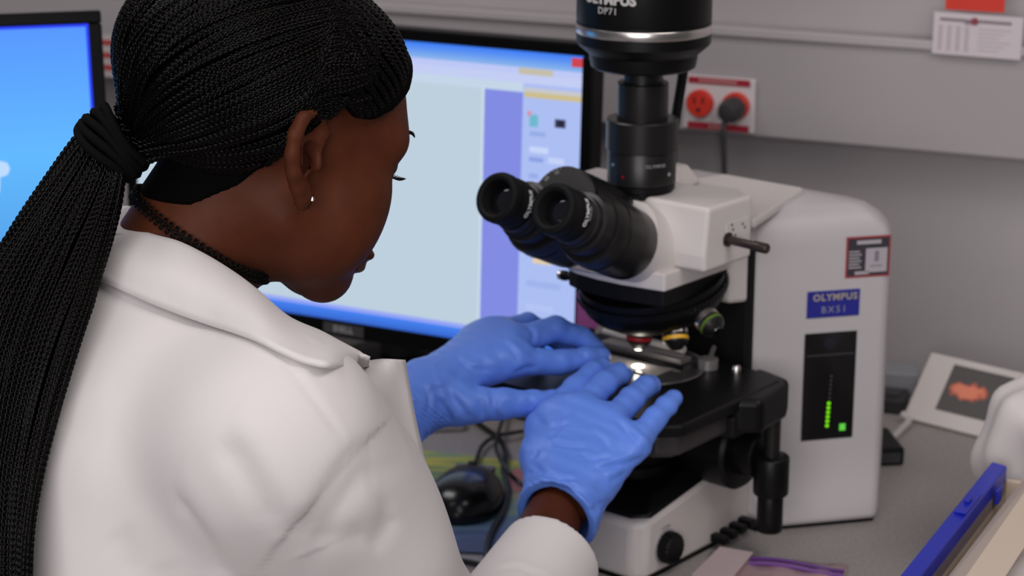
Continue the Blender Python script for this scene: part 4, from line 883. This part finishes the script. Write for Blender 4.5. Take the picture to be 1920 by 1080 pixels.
for o_, V_, F_, lines in ((g1, GV, GF, [
        ([(1032, 826), (1060, 835), (1102, 841)], 1.), ([(1085, 848), (1112, 862), (1150, 858)], .8), ([(993, 866), (1020, 888), (1055, 900), (1090, 896)], 1.), ([(990, 888), (1040, 911), (1085, 922)], 1.),
        ([(1060, 908), (1110, 938), (1135, 950)], .9), ([(1152, 783), (1185, 818), (1212, 848)], 1.), ([(1112, 882), (1165, 871), (1206, 858)], 1.), ([(1140, 905), (1175, 885), (1200, 872)], .8),
        ([(1005, 790), (1030, 800), (1070, 796)], .6), ([(1100, 805), (1130, 822), (1140, 850)], .6), ([(1000, 925), (1050, 926), (1100, 950)], .8), ([(1060, 770), (1050, 800), (1020, 830)], .5), ([(1010, 840), (1000, 860)], .6), ([(1170, 915), (1150, 935), (1140, 960)], .7)]),
        (g2, GV2, GF2, [([(890, 722), (903, 755), (908, 785)], 1.), ([(815, 742), (835, 765), (848, 792)], 1.), ([(840, 730), (862, 760), (880, 785)], .8), ([(930, 735), (925, 762), (932, 785)], .8), ([(790, 720), (805, 745), (800, 780)], .8),
        ([(960, 700), (985, 690), (1010, 690)], .6), ([(985, 610), (1000, 632), (1002, 655)], .8), ([(940, 640), (960, 655), (975, 680)], .6), ([(1040, 655), (1046, 680)], .7), ([(1085, 652), (1092, 672)], .7), ([(990, 742), (996, 768)], .6), ([(850, 665), (880, 690), (930, 695)], .5)])):
    tr_ = BVHTree.FromPolygons([tuple(v) for v in V_], [tuple(f) for f in F_])
    for ln_, k_ in lines: crease_on(o_, V_, tr_, ln_, .0017*k_, .0032, .0012*k_)
crease([(490, 640), (530, 672), (575, 730), (620, 790), (652, 832)], .0009, .0030, .0003)
crease([(752, 812), (700, 838), (660, 862), (610, 930), (560, 1005), (515, 1085)], 0.0028, .009, -0.0032)
crease([(400, 828), (440, 858), (470, 905), (498, 955), (530, 1010)], 0.0033, .011, 0.0022)
crease([(318, 930), (350, 962), (378, 1005), (405, 1060), (420, 1100)], 0.0029, .011, 0.0018)
crease([(205, 1000), (225, 1020), (240, 1050), (250, 1085)], 0.0022, .011, 0.0015)
crease([(590, 1000), (640, 1010), (700, 985), (740, 940)], 0.0014, .012, 0.0010)
crease([(690, 1030), (720, 1000), (740, 960)], 0.0017, .010, 0.0010)
crease([(110, 790), (150, 800), (190, 830)], 0.0008, .012, 0.0005)
crease([(928, 1070), (962, 1062), (1000, 1074), (1050, 1100)], .0018, .0030, .0010)
bvh = BVHTree.FromPolygons([tuple(v) for v in CV], [tuple(f) for f in CF])
def cloth_sheet(name, rows, nu, nv, th, parent, sub=1):
    R_ = [spline(r, nu) for r in rows]; G = np.array([spline([R_[k][i] for k in range(len(rows))], nv) for i in range(nu)])
    V = G.reshape(-1, 3)-BASE; F = [(i*nv+j, (i+1)*nv+j, (i+1)*nv+j+1, i*nv+j+1) for i in range(nu-1) for j in range(nv-1)]
    o = meshobj(name, V, F, cloth_m, parent, True, 0); s_ = o.modifiers.new('thick', 'SOLIDIFY'); s_.thickness = th; s_.offset = 0
    return o
# collar: folded band round the neck; seen half from the picture, far half mirrored through the body's middle plane
def mirror(p): v = p-NC; return p-2*tl*np.dot(v, tl)*.95
def on_coat(px, py, lift, dflt):
    h = hit(px, py)[0]
    return at(px, py, dflt) if h is None else h - nrm(ray(px, py))*lift
topr = [at(*q) for q in [(212, 418, 1.565), (250, 432, 1.535), (290, 445, 1.515), (335, 458, 1.500), (390, 485, 1.490), (440, 516, 1.480), (480, 546, 1.466), (540, 597, 1.452), (600, 624, 1.448), (640, 645, 1.446), (692, 672, 1.448)]]
botr = [on_coat(px, py, .008, dd) for px, py, dd in [(172, 518, 1.56), (220, 541, 1.51), (275, 566, 1.48), (330, 588, 1.46), (392, 610, 1.44), (440, 625, 1.435), (486, 641, 1.425), (530, 661, 1.42), (575, 679, 1.42), (630, 688, 1.425), (690, 687, 1.432)]]
midr = [(a*.52+b_*.48) - nrm(ray(*q))*.011*min(1, (10-i)/3) for i, (a, b_, q) in enumerate(zip(topr, botr, [(230, 480)]*11))]
rimr = [a + (NC-a)*.06 - hz_*.004 for a in topr]
collar = cloth_sheet('collar', [rimr, topr, midr, botr], 60, 14, .0032, coat)
lrow = [[mirror(p) for p in r] for r in (rimr, topr, midr, botr)]
cloth_sheet('collar', lrow, 44, 10, .0032, coat)
# front edge with the lapel, standing off the chest
le = [at(*q) for q in [(757, 675, 1.520), (766, 728, 1.520), (776, 782, 1.518), (788, 835, 1.514), (800, 892, 1.508)]]
lm_ = [at(*q) for q in [(724, 674, 1.500), (733, 730, 1.494), (742, 785, 1.488), (752, 840, 1.482), (762, 895, 1.477)]]
li = [on_coat(px, py, -.010, 1.475) for px, py in [(680, 682), (676, 732), (680, 785), (690, 840), (700, 895)]]
ld = [p + np.array([.006, .03, 0]) for p in li]
lapel = cloth_sheet('lapel', [li, lm_, le], 30, 8, .0030, coat)
# ---- hair: cap, braids, ponytail, tie
HC, HRr = np.array([-.018, 0, .042]), np.array([.114, .077, .077])
ZL = [(.080, .105), (.066, .088), (.056, .066), (.042, .050), (.027, .039), (.012, .036), (-.006, .043), (-.022, .006), (-.036, -.038), (-.056, -.064), (-.090, -.080), (-.15, -.080)]
zx = np.array([p[0] for p in ZL][::-1]); zz = np.array([p[1] for p in ZL][::-1])
def cap_sdf(P):
    Q = (P-HO)@HR; d = s_ell(Q, HC, HRr+.0055); d = np.minimum(d, smin(head_sdf(Q), s_cap(P, NA, NB, .0530, .0560), .022)-.0022); zl = np.interp(Q[:, 0], zx, zz)
    return smax(d, (zl-Q[:, 2])*.7, .004)
hair, _, _ = pbuild('hair', cap_sdf, HO-.17, HO+.17, .0028, hair_cap_m)
TIE = HR.T@(at(222, 262, 1.512)-HO)
def braid(path, nrmls, w=.00125, r=.00135, cyc=.0125, parent=hair, seg=5, taper=True):
    """three strands plaited along a path (world points, outward vectors)"""
    P = np.asarray(path); L = np.r_[0, np.cumsum(np.linalg.norm(np.diff(P, axis=0), axis=1))]
    n = max(8, int(L[-1]/.00165)); s = np.linspace(0, L[-1], n); P = np.stack([np.interp(s, L, P[:, k]) for k in range(3)], 1)
    O = np.asarray(nrmls); O = np.stack([np.interp(s, L, O[:, k]) for k in range(3)], 1)
    T = np.gradient(P, axis=0); T /= np.linalg.norm(T, axis=1)[:, None]
    O = O-T*np.sum(O*T, 1)[:, None]; O /= np.linalg.norm(O, axis=1)[:, None]; B = np.cross(T, O)
    ph = rnd.random()*6; th = s/cyc*2*PI+ph; tp = np.clip(s/.010, .12, 1) if taper else np.ones(n); Vs, Fs = [], []
    ca = np.linspace(0, 2*PI, seg, endpoint=False)
    for k in range(3):
        t = th+k*2*PI/3; C = P + B*(w*1.25*np.sin(t)*tp)[:, None] + O*(w*.62*np.sin(2*t)*tp)[:, None]
        ring = C[:, None, :] + (B[:, None, :]*np.cos(ca)[None, :, None]+O[:, None, :]*np.sin(ca)[None, :, None])*(r*tp)[:, None, None]
        base = k*n*seg; i = np.arange(n-1)[:, None]*seg; j = np.arange(seg)[None]; jn = (j+1) % seg
        Fs.append(np.stack([base+i+j, base+i+jn, base+i+seg+jn, base+i+seg+j], -1).reshape(-1, 4)); Vs.append(ring.reshape(-1, 3))
    return meshobj('braid', np.concatenate(Vs)-BASE, np.concatenate(Fs), hair_m, parent, True, 0)
def unit(p): v = (np.array(p)-HC)/HRr; return v/np.linalg.norm(v)
def scalp(st, lift0, lift1, k, tj, w=None):
    u0 = unit(st); u1 = unit(TIE + tj); n = 44; out, nn_ = [], []
    tgt = TIE + tj; s = 1 if st[1] > 0 else -1
    if w is None: U = [u0*(1-t)+u1*t for t in np.linspace(0, 1, n)]
    else:
        fm = math.radians(8+96*w+5*k); um = np.array([-.16, s*math.sin(fm), math.cos(fm)]); um /= np.linalg.norm(um)
        ua = nrm(u0*.55+um*.55); ub = nrm(um*.55+u1*.55); U = spline([u0, ua, um, ub, u1], n)
    for i in range(n):
        t = i/(n-1); u = nrm(U[i]); lf = .0012 + .0042*min(1, t/.12) + lift0 + (lift1-lift0)*t + .0025*math.sin(PI*t)
        p = HC + u*(HRr+lf); zl = np.interp(p[0], zx, zz)+.0035
        if p[2] < zl and p[0] > -.04:
            v = min(.999, abs((zl-HC[2])/(HRr[2]+lf))); c = math.sqrt(1-v*v); h = np.array([u[0], u[1]]); h /= np.linalg.norm(h)
            p = np.array([HC[0]+h[0]*c*(HRr[0]+lf), h[1]*c*(HRr[1]+lf), zl])
        w_ = max(0, (t-.84)/.16)**2; p = p*(1-w_)+tgt*w_
        g = u/HRr; out.append(hw(p)); nn_.append(HR@(g/np.linalg.norm(g)))
    braid(out, nn_)
def surf(x, z, s):
    v = 1-((x-HC[0])/HRr[0])**2-((z-HC[2])/HRr[2])**2
    return None if v < 0 else np.array([x, s*HRr[1]*math.sqrt(v), z])
def tjit(s, a): return np.array([rnd.uniform(-.002, .004), s*rnd.uniform(.0, .020), a])
zl_s = spline([(p[0], p[1], 0) for p in ZL[1:-1]], 200)
arc = np.r_[0, np.cumsum(np.linalg.norm(np.diff(zl_s[:, :2], axis=0), axis=1))]
arc_ear = np.interp(.006, zl_s[::-1, 0], arc[::-1])
for s, n in ((-1, 46), (1, 20)):
    for k in range(n):
        a = arc[-1]*(k+.3*rnd.random())/(n-1); x = np.interp(a, arc, zl_s[:, 0]); z = np.interp(a, arc, zl_s[:, 1])
        p = surf(x, z, s)
        if p is None: p = np.array([x, s*.004, HC[2]+HRr[2]*math.sqrt(max(0, 1-((x-HC[0])/HRr[0])**2))])
        scalp(p, 0, .004, rnd.uniform(-.3, .5), tjit(s, .022-.046*k/n), None if x < -.03 else min(1, a/arc_ear))
# rows further back, laid over the first ones
def row(dist, n, s, lift):
    for k in range(n):
        t = (k+rnd.uniform(.1, .6))/n
        ang = math.radians(4+86*t)
        # start points on an arc round the crown: from the top middle down to the side
        x = .052-dist+(.012 if t < .5 else -.010)*t; y = s*math.sin(ang)*.92; c = math.cos(ang)
        u = np.array([(x-HC[0])/HRr[0], 0, 0]); rr = math.sqrt(max(.02, 1-u[0]**2)); p = HC + HRr*np.array([u[0], y*rr, math.sqrt(max(.0, 1-y*y))*rr*(1 if t < .93 else .6)])
        if p[2] < np.interp(p[0], zx, zz)+.004: continue
        scalp(p, lift*.3, .004+lift, rnd.uniform(-.25, .6), tjit(s, .022-.036*t), t)
for dist, n, lift in ((.020, 22, .0012), (.045, 22, .0022), (.072, 20, .0032), (.100, 16, .0040)):
    row(dist, n, -1, lift); row(dist, n//3, 1, lift)
for k in range(26):
    w = .52+.46*(k/25); x = rnd.uniform(.0, .030)-.012*(k % 3); z = np.interp(x, zx, zz)+.006+.030*(1-w)/.48*rnd.random()
    p = surf(x, z, -1)
    if p is not None: scalp(p, .0006, .0045, rnd.uniform(-.2, .3), tjit(-1, .010-.030*w), w)
for k in range(22):
    x = -.014-.040*(k/21)-rnd.uniform(0, .006); z = max(np.interp(x, zx, zz)+.004, -.022)+.020*rnd.random()
    p = surf(x, z, -1)
    if p is not None: scalp(p, .0004, .0035, 0, tjit(-1, -.006-.018*(k/21)))
# ponytail
Lp = spline([(168, 222, 1.520), (100, 312, 1.515), (8, 452, 1.505), (-62, 600, 1.490), (-95, 800, 1.475), (-105, 1000, 1.460), (-108, 1180, 1.45)], 60)
Rp = spline([(240, 300, 1.505), (226, 400, 1.500), (188, 528, 1.475), (150, 640, 1.455), (108, 780, 1.435), (76, 900, 1.425), (60, 1010, 1.41), (56, 1180, 1.40)], 60)
for k in range(104):
    lay = k % 4; u = ((k//4)+rnd.uniform(.1, .9))/26; v = (-1, -.35, .3, .9)[lay]
    ph, am, fr = rnd.uniform(0, 6), rnd.uniform(.2, 1.)*.018, rnd.uniform(1.2, 2.6); u0 = rnd.random()
    path = []
    for i in range(60):
        t = i/59; b_ = min(1, t/.35); uu_ = (u0*.2+u*.8)*(1-b_)+u*b_ + am*math.sin(fr*2*PI*t+ph)*b_
        q = Lp[i]*(1-uu_)+Rp[i]*uu_; th_ = (.016+.016*min(1, t*2))*math.sqrt(max(.05, 1-(2*uu_-1)**2))
        path.append(at(q[0], q[1], q[2]+v*th_))
    path[0] = hw(TIE)*.5+path[0]*.5
    braid(path, [-nrm(ray(100, 600))]*60, .0013, .0014, .0128, taper=False)
# hair tie: four wound cords
a0, a1 = at(180, 225, 1.512), at(255, 320, 1.505)
tdir = nrm(at(130, 340, 1.515)-at(300, 190, 1.512))
b = MB(); cen = at(216, 268, 1.510); e1 = nrm(a1-a0); e1 = nrm(e1-tdir*np.dot(e1, tdir)); e2 = np.cross(tdir, e1)
for k in range(5):
    o_ = tdir*(-.010+.0052*k); rx, ry = .0265-.0008*abs(k-2), .0255
    b.tube([tuple(cen+o_-BASE+e1*rx*math.cos(t)+e2*ry*math.sin(t)+tdir*.003*math.sin(t*2+k)) for t in np.linspace(0, 2*PI, 37)], .0034, 8)
b.build('hair_tie', mat('tie_black', (.003, .003, .0033), .85, spec=.08), hair, True, 0)
# choker of plaited loops
cax = nrm(NA-NB); CHK = NB + cax*np.dot(at(378, 436, 1.57)-NB, cax); e1 = nrm(RT-cax*np.dot(RT, cax)); e2 = np.cross(cax, e1)
b = MB()
for ph in (0, PI):
    P_ = []
    for t in np.linspace(0, 2*PI, 420):
        w_ = 34*t+ph; rr = .0588+.0012*math.sin(2*w_)
        P_.append(tuple(CHK-BASE + cax*(.0043*math.sin(w_)+.004*math.cos(t)*0) + (e1*math.cos(t+.10*math.sin(2*w_)/2)+e2*math.sin(t+.10*math.sin(2*w_)/2))*rr))
    b.tube(P_, .00085, 5)
b.build('choker', mat('choker_black', (.003, .003, .003), .5, spec=.12), person, True, 0)
# earring, eyes, brow and lashes
ep_ = ear_pt(.0060, -.0275, .0075); b = MB(); nn_ = nrm(at(590, 352, 1.4)-at(590, 352, 1.5)); b.lathe([(.0015, 0), (.0019, .0008), (.0015, .0018), (.0004, .002)], tuple(ep_-BASE), tuple(nn_), 14); b.build('earring', chrome, person)
for s in (-1, 1):
    pts = [hw((.0835-.0004*t*t*20+.004, s*(.010+.040*t), .0360+.006*math.sin(PI*t*.8))) - BASE for t in np.linspace(0, 1, 8)]
    b = MB(); b.tube([tuple(p) for p in pts], [.0006, .0012, .0016, .0017, .0016, .0014, .001, .0005], 6); b.build('eyebrow', hair_m, person, True, 0)
    b = MB()
    for k in range(17):
        t = k/16; y = s*(.020+.027*t); x0 = .0845-.011*(2*t-1)**2*1.0; a = np.array([x0, y, .0065]); 
        q = [hw(a + np.array([.0022*i_, s*.0010*i_*(t-.35), -.0008*i_+.00035*i_*i_])) - BASE for i_ in range(5)]
        b.tube([tuple(p) for p in q], [.0008, .0008, .0007, .0005, .0002], 4)
    b.build('eyelashes', hair_m, person, True, 0)
